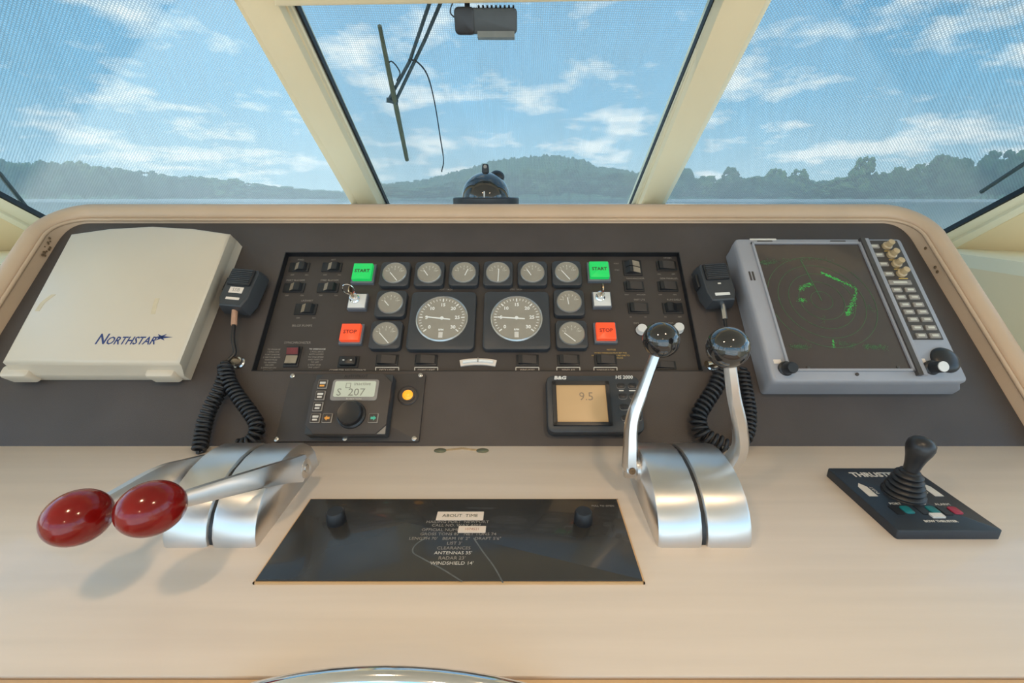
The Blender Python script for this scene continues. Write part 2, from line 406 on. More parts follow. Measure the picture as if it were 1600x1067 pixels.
# header beam over the three panes
hd = thing('trim_3', 'cream header beam along the top of the windshield', None, PC.M, kind='structure')
P2 = [PC.uv(x, y, .075) for x, y in ((428, 13), (1128, 2), (1150, -150), (395, -150))]
MB().prism(P2, .02, .075, .008).build('centre_beam', cream, hd)
for pl, poly in ((PL, ((-320, -12), (385, 3), (385, -150), (-320, -150))), (PR, ((1185, -4), (1900, -20), (1900, -160), (1185, -150)))):
    MB().prism([pl.uv(x, y, .05) for x, y in poly], .0, .05, .006).build('wing_beam', cream, hd, PC.M.inverted() @ pl.M)
# sill frames of the wing panes and the ledges beneath
for idx, pl, sgn, lines in ((4, PL, -1, [((-260, 172), (85, 352)), ((-260, 196), (85, 376)), ((-260, 205), (85, 385)), ((-260, 300), (85, 480))]),
                            (5, PR, 1, [((1880, 153), (1440, 385)), ((1880, 172), (1440, 404)), ((1880, 184), (1440, 416)), ((1880, 300), (1440, 530))])):
    t = thing('trim_%d' % idx, 'cream sill moulding under the %s windshield pane' % ('left' if sgn < 0 else 'right'), None, pl.M, kind='structure')
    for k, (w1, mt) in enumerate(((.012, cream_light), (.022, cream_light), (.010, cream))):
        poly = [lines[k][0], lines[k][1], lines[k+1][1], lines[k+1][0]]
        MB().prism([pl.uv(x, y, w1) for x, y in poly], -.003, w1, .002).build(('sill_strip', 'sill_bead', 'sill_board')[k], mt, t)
    # ledge beside the console
    lx0, lx1 = sorted((sgn*1.12, sgn*1.85))
    l = thing('trim_%d' % (idx+2), 'pale side ledge between the console and the cabin %s' % ('left' if sgn < 0 else 'right'), None, Matrix.Identity(4), kind='structure')
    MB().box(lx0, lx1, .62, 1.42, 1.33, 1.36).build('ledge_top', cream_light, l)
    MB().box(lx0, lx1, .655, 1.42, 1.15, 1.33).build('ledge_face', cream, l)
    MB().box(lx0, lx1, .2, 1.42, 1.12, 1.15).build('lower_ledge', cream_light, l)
# ================================================================== HELM DESK AND DASH
hdk = thing('helm_desk', 'whitewashed wood helm desk carrying the engine controls', 'desk', T(0, 0, ZD))
yf = desk(810, 1056).y
MB().prism([(-1.5, yf), (1.5, yf), (1.5, Y0+.01), (-1.5, Y0+.01)], -.03, 0, .0015).build('desk_top', desk_mat, hdk)
MB().prism([(-1.5, yf-.02), (1.5, yf-.02), (1.5, yf-.0005), (-1.5, yf-.0005)], -.045, -.001, .004).build('front_edging', edge_wood, hdk, label='tan wooden edging strip')
MB().box(-1.5, 1.5, yf+.02, yf+.045, -1.1, -.03).build('front_board', cream_light, hdk)

dash = thing('dash_console', 'black vinyl dash console with a tan padded rim', 'console', PF)
# panel face outline (inner edge of the rim), as panel u,v
vt = pan(810, 349)[1]
def bez(p0, p1, p2, n=14): return [tuple((1-k/n)**2*p0[i]+2*(1-k/n)*k/n*p1[i]+(k/n)**2*p2[i] for i in (0, 1)) for k in range(n+1)]
def seg(p, q, n): return [(p[0]+(q[0]-p[0])*k/n, p[1]+(q[1]-p[1])*k/n) for k in range(n)]
rim = seg((-.987, -.002), (-.972, .430), 20)+bez((-.972, .430), (-.970, vt), (-.925, vt))+seg((-.925, vt), (.785, vt), 30)[1:]+bez((.785, vt), (.828, vt), (.833, .430))+seg((.833, .430), (.870, -.002), 20)[1:]+[(.870, -.002)]
rTL, rBR = pan(446, 394), pan(1096, 580)
ru0, ru1, rv0, rv1 = pan(446, 394)[0], pan(1061, 393)[0], pan(745, 580)[1], pan(745, 394)[1]
# face with the rectangular cut-out for the instrument panel
mb = MB()
def strip(poly): mb.prism(poly, -.02, 0)
left = [p for p in rim if p[0] < ru0]; right = [p for p in rim if p[0] > ru1]
strip(left[:] + [(ru0, vt), (ru0, -.002)])
strip([(ru1, -.002), (ru1, vt)] + right[:])
strip([(ru0, -.002), (ru0, rv0), (ru1, rv0), (ru1, -.002)]); strip([(ru0, rv1), (ru0, vt), (ru1, vt), (ru1, rv1)])
mb.build('dash_face', vinyl, dash)
def ring(u0, u1, v0, v1, t, z0, z1):
    mb = MB()
    mb.box(u0, u0+t, v0, v1, z0, z1).box(u1-t, u1, v0, v1, z0, z1).box(u0, u1, v1-t, v1, z0, z1).box(u0, u1, v0, v0+t, z0, z1); return mb
ring(ru0, ru1, rv0, rv1, .0015, -.019, .0006).build('recess_edge', recess_black, dash)
# padded rim swept along the outline: inner wall, piping bead, roll
path = [Vector((u, v, 0)) for u, v in rim]
def sweep(section):
    L = []
    n = len(path)
    for i, p in enumerate(path):
        t = (path[min(i+1, n-1)]-path[max(i-1, 0)]).normalized(); o = Vector((-t.y, t.x, 0))   # outward
        topness = max(0, min(1, (p.y-.30)/(vt-.30)))**2.0
        flat = max(0, min(1, abs(o.y)))
        h = .023*(1-flat)+.004*flat
        L.append([p+o*a+Vector((0, 0, h+b if k else b)) for k, (a, b) in enumerate(section(h, flat))])
    return L
def wall(h, f): return [(0, -.006), (.006, 0), (.012, 0), (.012, -h-.006)]
def bead(h, f): return [(.006+.0035*math.cos(a), (.0035*math.sin(a)+.001) if i else h+.0035*math.sin(a)+.001) for i, a in enumerate([2*math.pi*k/8 for k in range(8)])]
def roll(h, f):
    R = .019
    pts = [(.010, h-.004)]
    for k in range(1, 9):
        a = math.pi-math.pi*1.02*k/8
        pts.append((.010+R+R*math.cos(a), .013*math.sin(a)))
    pts += [(.010+2*R, -h-.05), (.010, -h-.05)]
    return pts
for nm, fn, mt, lb in (('rim_inner_wall', wall, coaming_mat, 'tan inner wall of the rim'), ('rim_piping', bead, coaming_mat, None), ('rim_roll', roll, coaming_mat, 'tan padded vinyl roll')):
    MB().loft(sweep(fn)).build(nm, mt, dash, smooth=60)
# mould spots on the left inner wall and scuffs on the right one
rnd = random.Random(3)
for (x, y) in ((80, 374), (76, 378), (73, 381), (71, 384), (69, 388), (66, 391), (64, 395), (68, 394), (83, 371), (81, 377), (75, 384)):
    u, v = pan(x, y, .018)
    MB().ball((0, 0, 0), rnd.uniform(.0015, .0035), 10, 6, (.2, 1, 1)).build('mould_spot', mould, dash, T(-.9735, v, .011+rnd.uniform(-.006, .006)))
for (x, y) in ((1463, 414), (1469, 421), (1441, 384)):
    u, v = pan(x, y, .02)
    MB().ball((0, 0, 0), .0035, 8, 5, (.25, 1, 1)).build('scuff_mark', mould, dash, T(.8385, v, .012))
# dash top behind the rim
topz = (PF @ Vector((0, vt, 0))).z
yt = (PF @ Vector((0, vt+.03, 0))).y
MB().box(-1.0, .83, yt+.01, 1.62, 1.455, 1.474).build('dash_top', hull_white, dash, PF.inverted())
MB().box(-1.05, .90, Y0+.02, 1.6, 0.0, 1.09).build('console_body', cream_light, dash, PF.inverted())
# worn sealant at the desk seam
s = thing('sealant_smear', 'two green sealant blobs on the seam between desk and dash', 'sealant', T(*desk(722, 702)))
for x in (688, 754):
    q = desk(x, 704)-desk(722, 702)
    MB().ball((0, 0, 0), .0105, 20, 10, (1, .62, .22)).build('sealant_blob', putty, s, T(q.x, q.y-.001, .0008))
for x0, x1 in ((692, 722), (722, 748)):
    a, b = desk(x0, 704)-desk(722, 702), desk(x1, 701)-desk(722, 702)
    if x0 == 722: a, b = desk(x0, 701)-desk(722, 702), desk(x1, 704)-desk(722, 702)
    MB().bar((a.x, a.y), (b.x, b.y), .0045, .0012, .0).build('bare_wood_strip', putty_tan, s)

# ================================================================== INSTRUMENT PANEL (recessed)
uc, vc = (ru0+ru1)/2, (rv0+rv1)/2
ip = thing('switchboard', 'recessed black panel plate with printed switch legends', 'panel', PF @ T(uc, vc, WI))
MB().box(ru0-uc+.002, ru1-uc-.002, rv0-vc+.002, rv1-vc-.002, -.006, 0).build('panel_plate', panel_black, ip)
def ptext(s, x, y, size, mat=dim_print, align='CENTER', sx=1):
    u, v = pan(x, y, WI); return text(s, size, u-uc, v-vc, .0002, mat, ip, 'printed_legend', align, sx=sx)
def face(x, y, w=0): return PF @ T(*pan(x, y, WI+w), WI)
def fsz(y): a, b = pan(800, y, WI), pan(801, y, WI); return b[0]-a[0]
def switch(x, y, label, w=24, h=15, style='rocker', group='rocker switches on the instrument panel', top=None, bl=None, br=None, right=False):
    s = fsz(y); W_, H_ = w*s, h*s*1.14
    t = thing('rocker_switch', label, 'switch', face(x, y), group)
    fr = MB(); fr.slab(W_, H_, .001, 0, .0022, .0006); fr.build('switch_frame', black_plastic, t)
    a, b = W_*.40, H_*.40
    if style == 'rocker':        # lever-like cap, raised on one end
        pts = [(-a, .002), (-a*.5, .0026), (a*.12, .0085), (a*.75, .0085), (a, .002)]
        if right: pts = [(-p, q) for p, q in pts][::-1]
        mb = MB(); mb.loft([[(p, yy, q) for p, q in pts]+[(pts[-1][0], yy, .0015), (pts[0][0], yy, .0015)] for yy in (-b, b)]); mb.build('rocker_cap', black_plastic, t)
        mb = MB(); q = [p for p in pts]
        i = 1 if not right else 2
        (x0, z0), (x1, z1) = pts[i], pts[i+1]
        mb.loft([[(x0+(x1-x0)*.1, yy, z0+(z1-z0)*.1+.0003), (x0+(x1-x0)*.95, yy, z1-(z1-z0)*.05+.0003), (x0+(x1-x0)*.95, yy, z1-(z1-z0)*.05-.0003), (x0+(x1-x0)*.1, yy, z0+(z1-z0)*.1-.0003)] for yy in (-b*.92, b*.92)])
        mb.build('rocker_slope', rocker_lit if not right else black_plastic, t)
    elif style == 'flat':
        mb = MB(); mb.loft([[(-a, yy, .0085), (a, yy, .0035), (a, yy, .0015), (-a, yy, .0015)] for yy in (-b, b)]); mb.build('rocker_cap', black_plastic, t)
        mb = MB(); mb.loft([[(-a*.55, yy, .0079), (a*.97, yy, .0041), (a*.97, yy, .0035), (-a*.55, yy, .0073)] for yy in (-b*.95, b*.95)]); mb.build('rocker_slope', panel_black, t)
    elif style == 'paddle':
        mb = MB(); mb.loft([[(xx, -b, .002), (xx, -b, .006), (xx, -b*.1, .0045), (xx, b, .0105), (xx, b, .002)] for xx in (-a, a)]); mb.build('rocker_cap', black_plastic, t)
        mb = MB(); mb.loft([[(xx, b*.15, .0062), (xx, b*.85, .0102), (xx, b*.85, .0095), (xx, b*.15, .0055)] for xx in (-a*.96, a*.96)]); mb.build('red_mark', rocker_red, t, label='dark red end of the rocker')
        mb = MB(); mb.loft([[(xx, -b*.9, .0061), (xx, b*.1, .0052), (xx, b*.1, .004), (xx, -b*.9, .004)] for xx in (-a*.96, a*.96)]); mb.build('rocker_slope', rocker_lit, t)
    elif style == 'soft':
        mb = MB(); mb.slab(2*a, 2*b, .003, .0015, .009, .003); mb.build('rocker_cap', black_plastic, t)
        for k in (-1, 1): MB().slab(.004, .0022, .001, .0088, .0093, 0, k*a*.45, 0).build('white_mark', white_print, t)
    elif style == 'double':
        for k in (-1, 1):
            mb = MB(); mb.loft([[(-a, yy, .002), (-a*.5, yy, .010), (-a*.1, yy, .009), (a, yy, .003), (a, yy, .0015), (-a, yy, .0015)] for yy in (k*b*.5-b*.45, k*b*.5+b*.45)]); mb.build('rocker_cap', black_plastic, t)
            mb = MB(); mb.loft([[(-a*.05, yy, .0094), (a*.97, yy, .0035), (a*.97, yy, .0028), (-a*.05, yy, .0088)] for yy in (k*b*.5-b*.42, k*b*.5+b*.42)]); mb.build('rocker_slope', rocker_lit, t)
    if top: ptext(top, x+2, y-h*.80, .0056)
    if bl: ptext(bl, x-w*.36, y+h*.78, .0042)
    if br: ptext(br, x+w*.36, y+h*.78, .0042)
    return t
SWL = 'black rocker switch at the panel left, '
switch(468, 418, SWL+'first in the top row', 31, 15, top='FWD', bl='OFF', br='ON')
switch(519, 418, SWL+'second in the top row beside the green button', 31, 15, top='AFT', bl='OFF', br='ON')
switch(460, 450, SWL+'first in the second row', 33, 15, top='PORT BLOWER', bl='OFF', br='ON')
switch(513, 450, SWL+'second in the second row beside the ringed key', 33, 15, top='STBD BLOWER', bl='OFF', br='ON')
switch(478, 483.5, SWL+'alone in the third row', 34, 17, top='LAZARET', bl='OFF', br='ON')
ptext('BILGE PUMPS', 472, 509, .0068)
ptext('SYNCHRONIZER', 465, 535.5, .0068)
switch(458, 557.5, 'tall upright rocker with a dark red end between two blocks of print', 23, 31, 'paddle')
for i, s in enumerate(('TO ENGAGE', '1 SYNC ON', 'PORT ENGINE', '2 MATCH BOTH', 'THROTTLES', 'TO WITHIN', '200 RPM', '3 SWITCH ON', 'AT DASH')): ptext(s, 428-i*1.2, 546+i*4.1, .0044, dim_print)
for i, s in enumerate(('TO DISENGAGE', '1 PULL BACK', 'BOTH LEVERS', 'TO IDLE SPEED', 'AND SWITCH', 'TO OFF', '2 WAIT FOR', 'THE LIGHT')): ptext(s, 496-i*.8, 545.5+i*4.1, .0044, white_print if i == 0 else dim_print)
switch(545, 565.5, 'soft black rocker with two white dashes under the left red button', 32, 17, 'soft')
ptext('COMPUTER NAV INTERFACE', 543, 578.5, .0052, white_print)
for x, lab, txt, gold in ((605, 'flat black rocker above a bracketed legend, under the lowest left gauge', 'DECK LIGHT', 1), (666, 'flat black rocker above a bracketed legend, under the left tachometer', 'CHART LIGHT', 1),
                    (824, 'flat black rocker above a bracketed legend, under the right tachometer', 'WIND POST', 0), (888, 'flat black rocker above a bracketed legend, under the lowest right gauge', 'WINDLASS', 1),
                    (946, 'flat black rocker above a bracketed legend, under the right red button', 'WINDSHIELD FAN', 1)):
    switch(x, 563, lab, 35, 16, 'flat', 'rocker switches with bracketed legends')
    ptext(txt, x, 578, .0050 if len(txt) < 14 else .0040, label_mat)
    a = [pan(x+dx, y, WI) for dx, y in ((-18, 580), (-18, 574), (18, 574), (18, 580))]
    mb = MB()
    for p, q in zip(a, a[1:]): mb.bar((p[0]-uc, p[1]-vc), (q[0]-uc, q[1]-vc), .0016, .0003)
    mb.build('printed_bracket', white_print, ip)
switch(988, 419, 'double black rocker beside the right green button', 29, 25, 'double', top='ENGINE BATTERY')
ptext('PORT', 963, 412, .0042); ptext('STBD', 964, 422, .0042)
SWR = 'flat black rocker switch at the panel right, '
switch(1041, 416, SWR+'outermost in the top row', 31, 16, 'flat', top='HORN', bl='ON', br='OFF')
switch(990.5, 448, SWR+'inner one of the second row', 31, 16, 'flat', top='NAV/ANCHOR', bl='NAV', br='ANCHOR')
switch(1043, 448, SWR+'outer one of the second row', 31, 16, 'flat', top='GEN PARALLEL', bl='OFF', br='ON')
switch(997, 482, SWR+'inner one of the third row', 32, 17, 'flat', top='INST LTS', bl='HI', br='LO')
switch(1051, 482, SWR+'outer one of the third row', 31, 17, 'rocker', top='RUN SHELF', bl='HI', br='OFF', right=True)
switch(1038, 571, 'black slide switch partly behind the left black ball lever', 36, 12, 'flat', bl='ON', br='OFF')
ptext('DIM', 994, 505, .0055); ptext('DIM', 1048, 505, .0055)
ptext('NOTICE', 955, 546.5, .0046, gold_print); ptext('WHEN WINDLASS RUN SET THE', 954, 551.5, .0042, gold_print); ptext('HOLD UP TO SAFE PRESSURE LINE TO', 954, 555.5, .0042, gold_print); ptext('CONTROL OR REDUCE', 955, 559.5, .0042, gold_print)
ptext('PORT TACH', 697, 452.5, .0046); ptext('STBD TACH', 806, 452.5, .0046)
for x, y, lab in ((1004, 512, 'small white round knob nearest the right red button'), (1062, 510, 'small white round knob at the panel right edge')):
    MB_ = MB(); MB_.lathe([(.0, 0), (.0105, 0), (.0105, .003), (.0095, .004), (.0095, .010), (.0086, .012), (0, .012)], 28)
    k = thing('dimmer_knob', lab, 'knob', face(x, y, .012), 'white dimmer knobs')
    MB_.build('knob_body', white_plate, k); MB().lathe([(.012, 0), (.012, .0012), (.0, .0012)], 24).build('knob_collar', black_plastic, k)
# gauges
def seg_rel(M, pts, w):      # crop-coordinates of the gauge close-up -> local gauge coordinates
    res = []
    for x, y in pts:
        px, py = 580+x/4.706, 390+y/4.706
        p = M.inverted() @ hit(px, py, PO+PN*(WI+w), PN); res.append((p.x, p.y))
    return res
def gauge(cx, cy, needle, label, big=False):
    px, py = 580+cx/4.706, 390+cy/4.706
    hgt = .016; R = (.0485 if big else .0242); B = (.128 if big else .0605)
    M = face(px, py, hgt)
    t = thing('tachometer' if big else 'gauge', label, 'gauge', M, 'tachometers' if big else 'small round gauges')
    mb = MB(); mb.prism(rrect(B, B, .009 if not big else .010, 5, 0, -.001 if not big else -.002), 0, hgt-.003, .003); mb.build('bezel', bezel_mat, t)
    MB().lathe([(R*1.03, hgt-.004), (R*1.03, hgt-.001), (R*.975, hgt+.0005), (R*.95, hgt-.0015)], 48).build('glass_rim', dial_rim, t, smooth=50)
    d = MB(); d.lathe([(R*.96, hgt-.0035), (R*.96, hgt-.0012), (0, hgt-.0012)], 48); d = d.build('dial_face', dial_mat, t)
    a, b = seg_rel(M, needle, hgt)
    MB().bar(a, b, .0026 if big else .0016, .0006, hgt-.0008).build('needle', needle_mat, t)
    if big:
        mb = MB()
        for i in range(31):
            an = math.radians(90+131-131*2*i/30); r0 = R*(.76 if i % 5 == 0 else .81)
            mb.bar((r0*math.cos(an), r0*math.sin(an)), (R*.90*math.cos(an), R*.90*math.sin(an)), .0022 if i % 5 == 0 else .0011, .0003, hgt-.0011)
        mb.build('scale_ticks', needle_mat, t)
        for i in range(7):
            an = math.radians(90+131-131*2*i/6); text(str(i*5), .0098, R*.61*math.cos(an), R*.61*math.sin(an), hgt-.0010, needle_mat, t, 'scale_number', bold=.0003)
        text('RPM', .0052, 0, -R*.52, hgt-.001, needle_mat, t, 'scale_number', bold=.0002)
        MB().slab(.008, .012, .0005, hgt-.0012, hgt-.0009, 0, 0, -R*.74).build('counter_window', white_print, t)
        MB().lathe([(.0035, hgt-.0012), (.0035, hgt+.0003), (0, hgt+.0003)], 16).build('needle_hub', needle_mat, t)
    else:
        mb = MB()
        for i in range(7):
            an = math.radians(160-140*i/6); mb.bar((R*.62*math.cos(an), R*.55*math.sin(an)-.001), (R*.80*math.cos(an), R*.72*math.sin(an)-.001), .0012, .0002, hgt-.0011)
        mb.build('scale_ticks', pm('gauge_print', (.62, .57, .48), .5, var=.1, vs=100), t)
        for k, s in ((-1, '0'), (0, '5'), (1, '10')): text(s, .0062, k*R*.48, R*(.18 if k else .34), hgt-.001, MATS['gauge_print'], t, 'scale_number')
GR = 'small round gauge in the top row, '
for cx, cy, nd, lab in (
    (170, 166, ((138, 165), (188, 225)), GR+'leftmost, beside the left green button'), (425, 165, ((388, 150), (415, 188)), GR+'second from the left'),
    (680, 163, ((712, 140), (688, 187)), GR+'third from the left'), (932, 162, ((938, 140), (932, 232)), GR+'with its needle upright, fourth from the left'),
    (1186, 162, ((1145, 143), (1176, 186)), GR+'fifth from the left'), (1440, 160, ((1400, 152), (1462, 218)), GR+'rightmost, beside the right green button'),
    (140, 385, ((98, 375), (127, 410)), 'small round gauge between the ringed key and the left tachometer'), (103, 614, ((60, 610), (125, 685)), 'small round gauge beside the left red button'),
    (1457, 377, ((1443, 350), (1453, 400)), 'small round gauge between the right tachometer and the bare key'), (1476, 611, ((1420, 610), (1503, 672)), 'small round gauge beside the right red button')):
    gauge(cx, cy, nd, lab)
gauge(519, 502, ((397, 492), (580, 511)), 'large square-framed tachometer, the left of the pair', True)
gauge(1069, 500, ((930, 494), (1130, 507)), 'large square-framed tachometer, the right of the pair', True)
# lit push buttons and key switches
def push(x, y, mat, word, ink, label, sz=32):
    s = fsz(y); Wd = sz*s; t = thing('push_button', label, 'button', face(x, y, .016), 'start and stop buttons')
    MB().slab(Wd*1.1, Wd*1.1, .001, 0, .008, .001).build('button_base', btn_grey, t)
    MB().slab(Wd*.92, Wd*.90, .0015, .008, .017, .0015).build('button_cap', mat, t)
    text(word, .0105, 0, 0, .0171, ink, t, bold=.0003)
push(566, 423.5, green_btn, 'START', btn_ink, 'bright green START button left of the gauges')
push(936.5, 420.5, green_btn, 'START', btn_ink, 'bright green START button right of the gauges')
push(547, 518.5, red_btn, 'STOP', btn_ink_red, 'orange-red STOP button left of the gauges')
push(947, 516.5, red_btn, 'STOP', btn_ink_red, 'orange-red STOP button right of the gauges')
for x, y, lab, ringed in ((558.5, 470.5, 'ignition key switch with a key and split ring, left of the gauges', 1), (940.5, 467.5, 'ignition key switch with a bare brass key, right of the gauges', 0)):
    t = thing('key_switch', lab, 'switch', face(x, y, .01), 'ignition key switches')
    MB().slab(.037, .036, .001, 0, .010, .001).build('switch_base', btn_grey, t)
    MB().slab(.033, .031, .001, .010, .0125, .0008).build('white_face', white_plate, t)
    MB().lathe([(.0095, .0125), (.0095, .016), (.0075, .018), (.0075, .026), (.006, .027), (0, .027)], 24, cx=-.004, cy=.002).build('lock_barrel', chrome, t)
    kp = MB(); kp.box(-.0048, -.0032, -.002, .006, .026, .036)
    Mk = T(-.004, .004, .043) @ Matrix.Rotation(math.radians(90), 4, 'Y'); kp.lathe([(.0085, -.001), (.0085, .001), (0, .001)], 20, Mk)
    kp.build('key', brass, t)
    if ringed:
        pts = [(-.008+.011*math.cos(a), .006+.004*math.sin(a), .043+.011*math.sin(a)) for a in [2*math.pi*k/28 for k in range(28)]]
        MB().tube(pts, .0011, 6, True).build('split_ring', chrome, t)
# curved inclinometer
t = thing('inclinometer', 'small curved white inclinometer tube below the tachometers', 'inclinometer', face(747, 564, .004))
Ri = .16; arc = lambda r, k: (r*math.sin(math.radians(-12+24*k/12)), r*math.cos(math.radians(-12+24*k/12))-Ri-.001)
poly = [arc(Ri+.007, k) for k in range(13)][::-1]+[arc(Ri-.006, k) for k in range(13)]
MB().prism(poly[::-1], 0, .004, .001).build('tube_holder', label_mat, t)
arcw = [(*arc(Ri+.001, k), .005) for k in range(1, 12)]
MB().tube(arcw, .0032, 10).build('glass_tube', needle_mat, t)
MB().box(-.0008, .0008, -.003, .005, .006, .0088).build('centre_mark', dim_print, t)

# ================================================================== LEFT: IVORY COVER
HC = .055
base = [pan(*p) for p in ((379, 386), (305, 577))]
t = thing('instrument_cover', 'ivory plastic instrument cover with blue lettering at the dash left', 'cover', PF @ T(0, 0, 0))
def topc(x, y): return pan(x, y, HC)
tl, tr, br, bl = topc(110, 365), topc(359, 365), topc(279, 566), topc(2, 565)
arch = [topc(x, y) for x, y in ((170, 356.5), (236, 353), (300, 356.5))]
top = [bl, br, tr]+arch[::-1]+[tl]
out_r, out_b = base[0][0], pan(150, 581)[1]
bot = [(bl[0]-.012, bl[1]-.012), (base[1][0], bl[1]-.012), (base[0][0]+.0, pan(379, 386)[1])]+[(u, v+.012) for u, v in arch[::-1]]+[(tl[0]-.012, tl[1]+.004)]
def lerp(A, B, k): return [(a[0]+(b[0]-a[0])*k, a[1]+(b[1]-a[1])*k) for a, b in zip(A, B)]
mb = MB()
mb.loft([[(*p, .001) for p in bot], [(*p, .020) for p in bot], [(*p, .022) for p in lerp(bot, top, .10)], [(*p, HC-.012) for p in lerp(bot, top, .8)],
         [(*p, HC-.003) for p in lerp(bot, top, .97)], [(*p, HC) for p in inset(top, .005)]])
mb.build('cover_shell', cover_mat, t, smooth=50)
for x0, x1 in ((18, 62), (240, 284)):
    a, b = pan(x0, 573, .02), pan(x1, 573, .02)
    MB().slab(b[0]-a[0], .022, .006, .008, .034, .005, (a[0]+b[0])/2, bl[1]-.008).build('latch_tab', cover_mat, t)
u, v = topc(150, 530.5)
text('N', .029, u, v, HC+.0002, navy, t, align='LEFT', shear=.22, bold=.0004, sx=.82)
text('ORTHSTAR', .0212, topc(167, 530)[0], v-.0028, HC+.0002, navy, t, align='LEFT', shear=.22, bold=.0004, sx=.80)
u, v = topc(252, 527); mb = MB()
for an, L in ((0, .020), (180, .012), (40, .010), (140, .010), (220, .010), (320, .010)):
    a = math.radians(an); d = Vector((math.cos(a), math.sin(a))); n = Vector((-d.y, d.x))*.0026
    mb.prism([tuple(n), tuple(-n), tuple(d*L)], 0, .0003)
mb.build('star_emblem', navy, t, T(u, v, HC+.0002), label='dark blue star emblem')
for pts in (((246, 466), (242, 478), (239, 491)), ((84, 460), (68, 472), (58, 486))):
    P = spline([(*topc(*p), 0) for p in pts], 6)
    L = [[p+Vector((-.004, 0, HC-.0002)), p+Vector((.004, 0, HC-.0002)), p+Vector((.004, 0, HC+.0003)), p+Vector((-.004, 0, HC+.0003))] for p in P]
    MB().loft(L).build('yellow_stain', yellow_stain, t)

# ================================================================== RIGHT: RADAR DISPLAY
HR = .055
t = thing('radar_display', 'grey radar display with a green sweep on its dark screen', 'radar', PF @ T(0, 0, 0))
def rc(x, y, w=HR): return pan(1100+x/3.636, 350+y/3.636, w)
TL, TR, BR, BL = rc(165, 85), rc(1090, 78), rc(1535, 885), rc(410, 905)
u0, u1, v0, v1 = (TL[0]+BL[0])/2, (TR[0]+BR[0])/2, (BL[1]+BR[1])/2, (TL[1]+TR[1])/2
top = rrect(u1-u0, v1-v0, .008, 3, (u0+u1)/2, (v0+v1)/2)
b0, b1 = rc(90, 165, 0), rc(1420, 965, 0)
bu0, bu1, bv0, bv1 = rc(320, 965, 0)[0], b1[0], rc(700, 968, 0)[1], v1
bot = rrect(bu1-bu0, bv1-bv0, .006, 3, (bu0+bu1)/2, (bv0+bv1)/2)
MB().loft([[(*p, .001) for p in bot], [(*p, .018) for p in lerp(bot, top, .15)], [(*p, HR-.016) for p in lerp(bot, top, .97)], [(*p, HR-.004) for p in top], [(*p, HR-.001) for p in inset(top, .002)], [(*p, HR) for p in inset(top, .004)]]).build('housing', radar_grey, t)
# sunken screen
sTL, sTR, sBR, sBL = rc(278, 117), rc(862, 117), rc(1190, 826), rc(488, 826)
su0, su1, sv0, sv1 = (sTL[0]+sBL[0])/2, (sTR[0]+sBR[0])/2, sBL[1], sTL[1]
MB().box(su0, su1, sv0, sv1, HR-.002, HR+.0008).build('screen', crt, t, label='dark glass radar screen')
ring(su0-.004, su1+.004, sv0-.004, sv1+.004, .004, HR-.002, HR+.004).build('screen_surround', radar_grey, t)
MB().box(su1+.004, su1+.012, sv0-.012, sv1+.012, HR-.001, HR+.007).build('divider_rail', radar_dark, t)
MB().prism([(su1+.012, sv0-.012), (su1+.021, sv0-.012), (su1+.021, sv1+.012), (su1+.012, sv1+.012)], HR-.001, HR+.006, .002).build('divider_edge', radar_grey, t)
for x in (345, 760):
    u, v = rc(x, 98); MB().slab(.030, .003, .001, HR, HR+.0006, 0, u, v).build('top_slot', radar_dark, t)
u, v = rc(335, 88); MB().slab(.052, .004, .001, HR-.0003, HR+.0004, 0, u, v).build('maker_strip', white_print, t)
for k in (-1, 1):
    u, v = rc(272+k*9, 295); MB().slab(.0035, .020, .0005, HR, HR+.0006, 0, u, v).build('vent_slot', radar_dark, t)
zz = HR+.0010
cu, cv = rc(667, 435)
for k, rpx in enumerate((60, 125, 182, 240, 298)):
    r = rc(667+rpx, 435)[0]-cu
    pts = []
    for i in range(64):
        a = 2*math.pi*i/64; x, y = cu+r*math.cos(a), cv+r*math.sin(a)
        pts.append((x, y))
    mb = MB()
    for i in range(64):
        p, q = pts[i], pts[(i+1) % 64]
        if all(su0+.002 < s[0] < su1-.002 and sv0+.03 < s[1] < sv1-.004 for s in (p, q)): mb.bar(p, q, .0008, .0001, zz)
    mb.build('range_ring', radar_dim, t)
a, b = rc(547, 205), rc(667, 437); MB().bar(a, b, .0016, .0001, zz+.0001).build('heading_line', radar_dim, t)
rnd = random.Random(11)
def echo(pts, n, sp_, size, mat):
    mb = MB(); P = [Vector(rc(*p)) for p in pts]
    for _ in range(int(n*1.7)):
        k = rnd.random()*(len(P)-1); i = min(int(k), len(P)-2); p = P[i].lerp(P[i+1], k-i) if len(P) > 1 else P[0]
        x, y = p.x+rnd.gauss(0, sp_), p.y+rnd.gauss(0, sp_*.8); w = size*rnd.uniform(.25, .8)
        x = min(max(x, su0+.003), su1-.003)
        mb.box(x-w, x+w, y-w*.5, y+w*.5, zz, zz+.0001+rnd.random()*.0001)
    mb.build('radar_echo', mat, t, smooth=0)
echo(((665, 280), (720, 300), (815, 345)), 60, .0016, .0016, radar_green)
echo(((815, 345), (860, 370), (855, 420), (840, 460)), 55, .0016, .0013, radar_green)
echo(((845, 450), (820, 500), (818, 520)), 60, .0028, .0014, radar_green)
echo(((320, 225), (410, 215)), 70, .004, .0013, radar_dim); echo(((540, 375), (600, 340)), 45, .003, .0013, radar_green)
echo(((550, 435), (570, 430)), 25, .003, .0012, radar_green); echo(((730, 660), (735, 705)), 22, .001, .0012, radar_green)
echo(((750, 680), (860, 690)), 50, .004, .0012, radar_dim); echo(((915, 700), (1030, 700)), 90, .003, .0013, radar_dim)
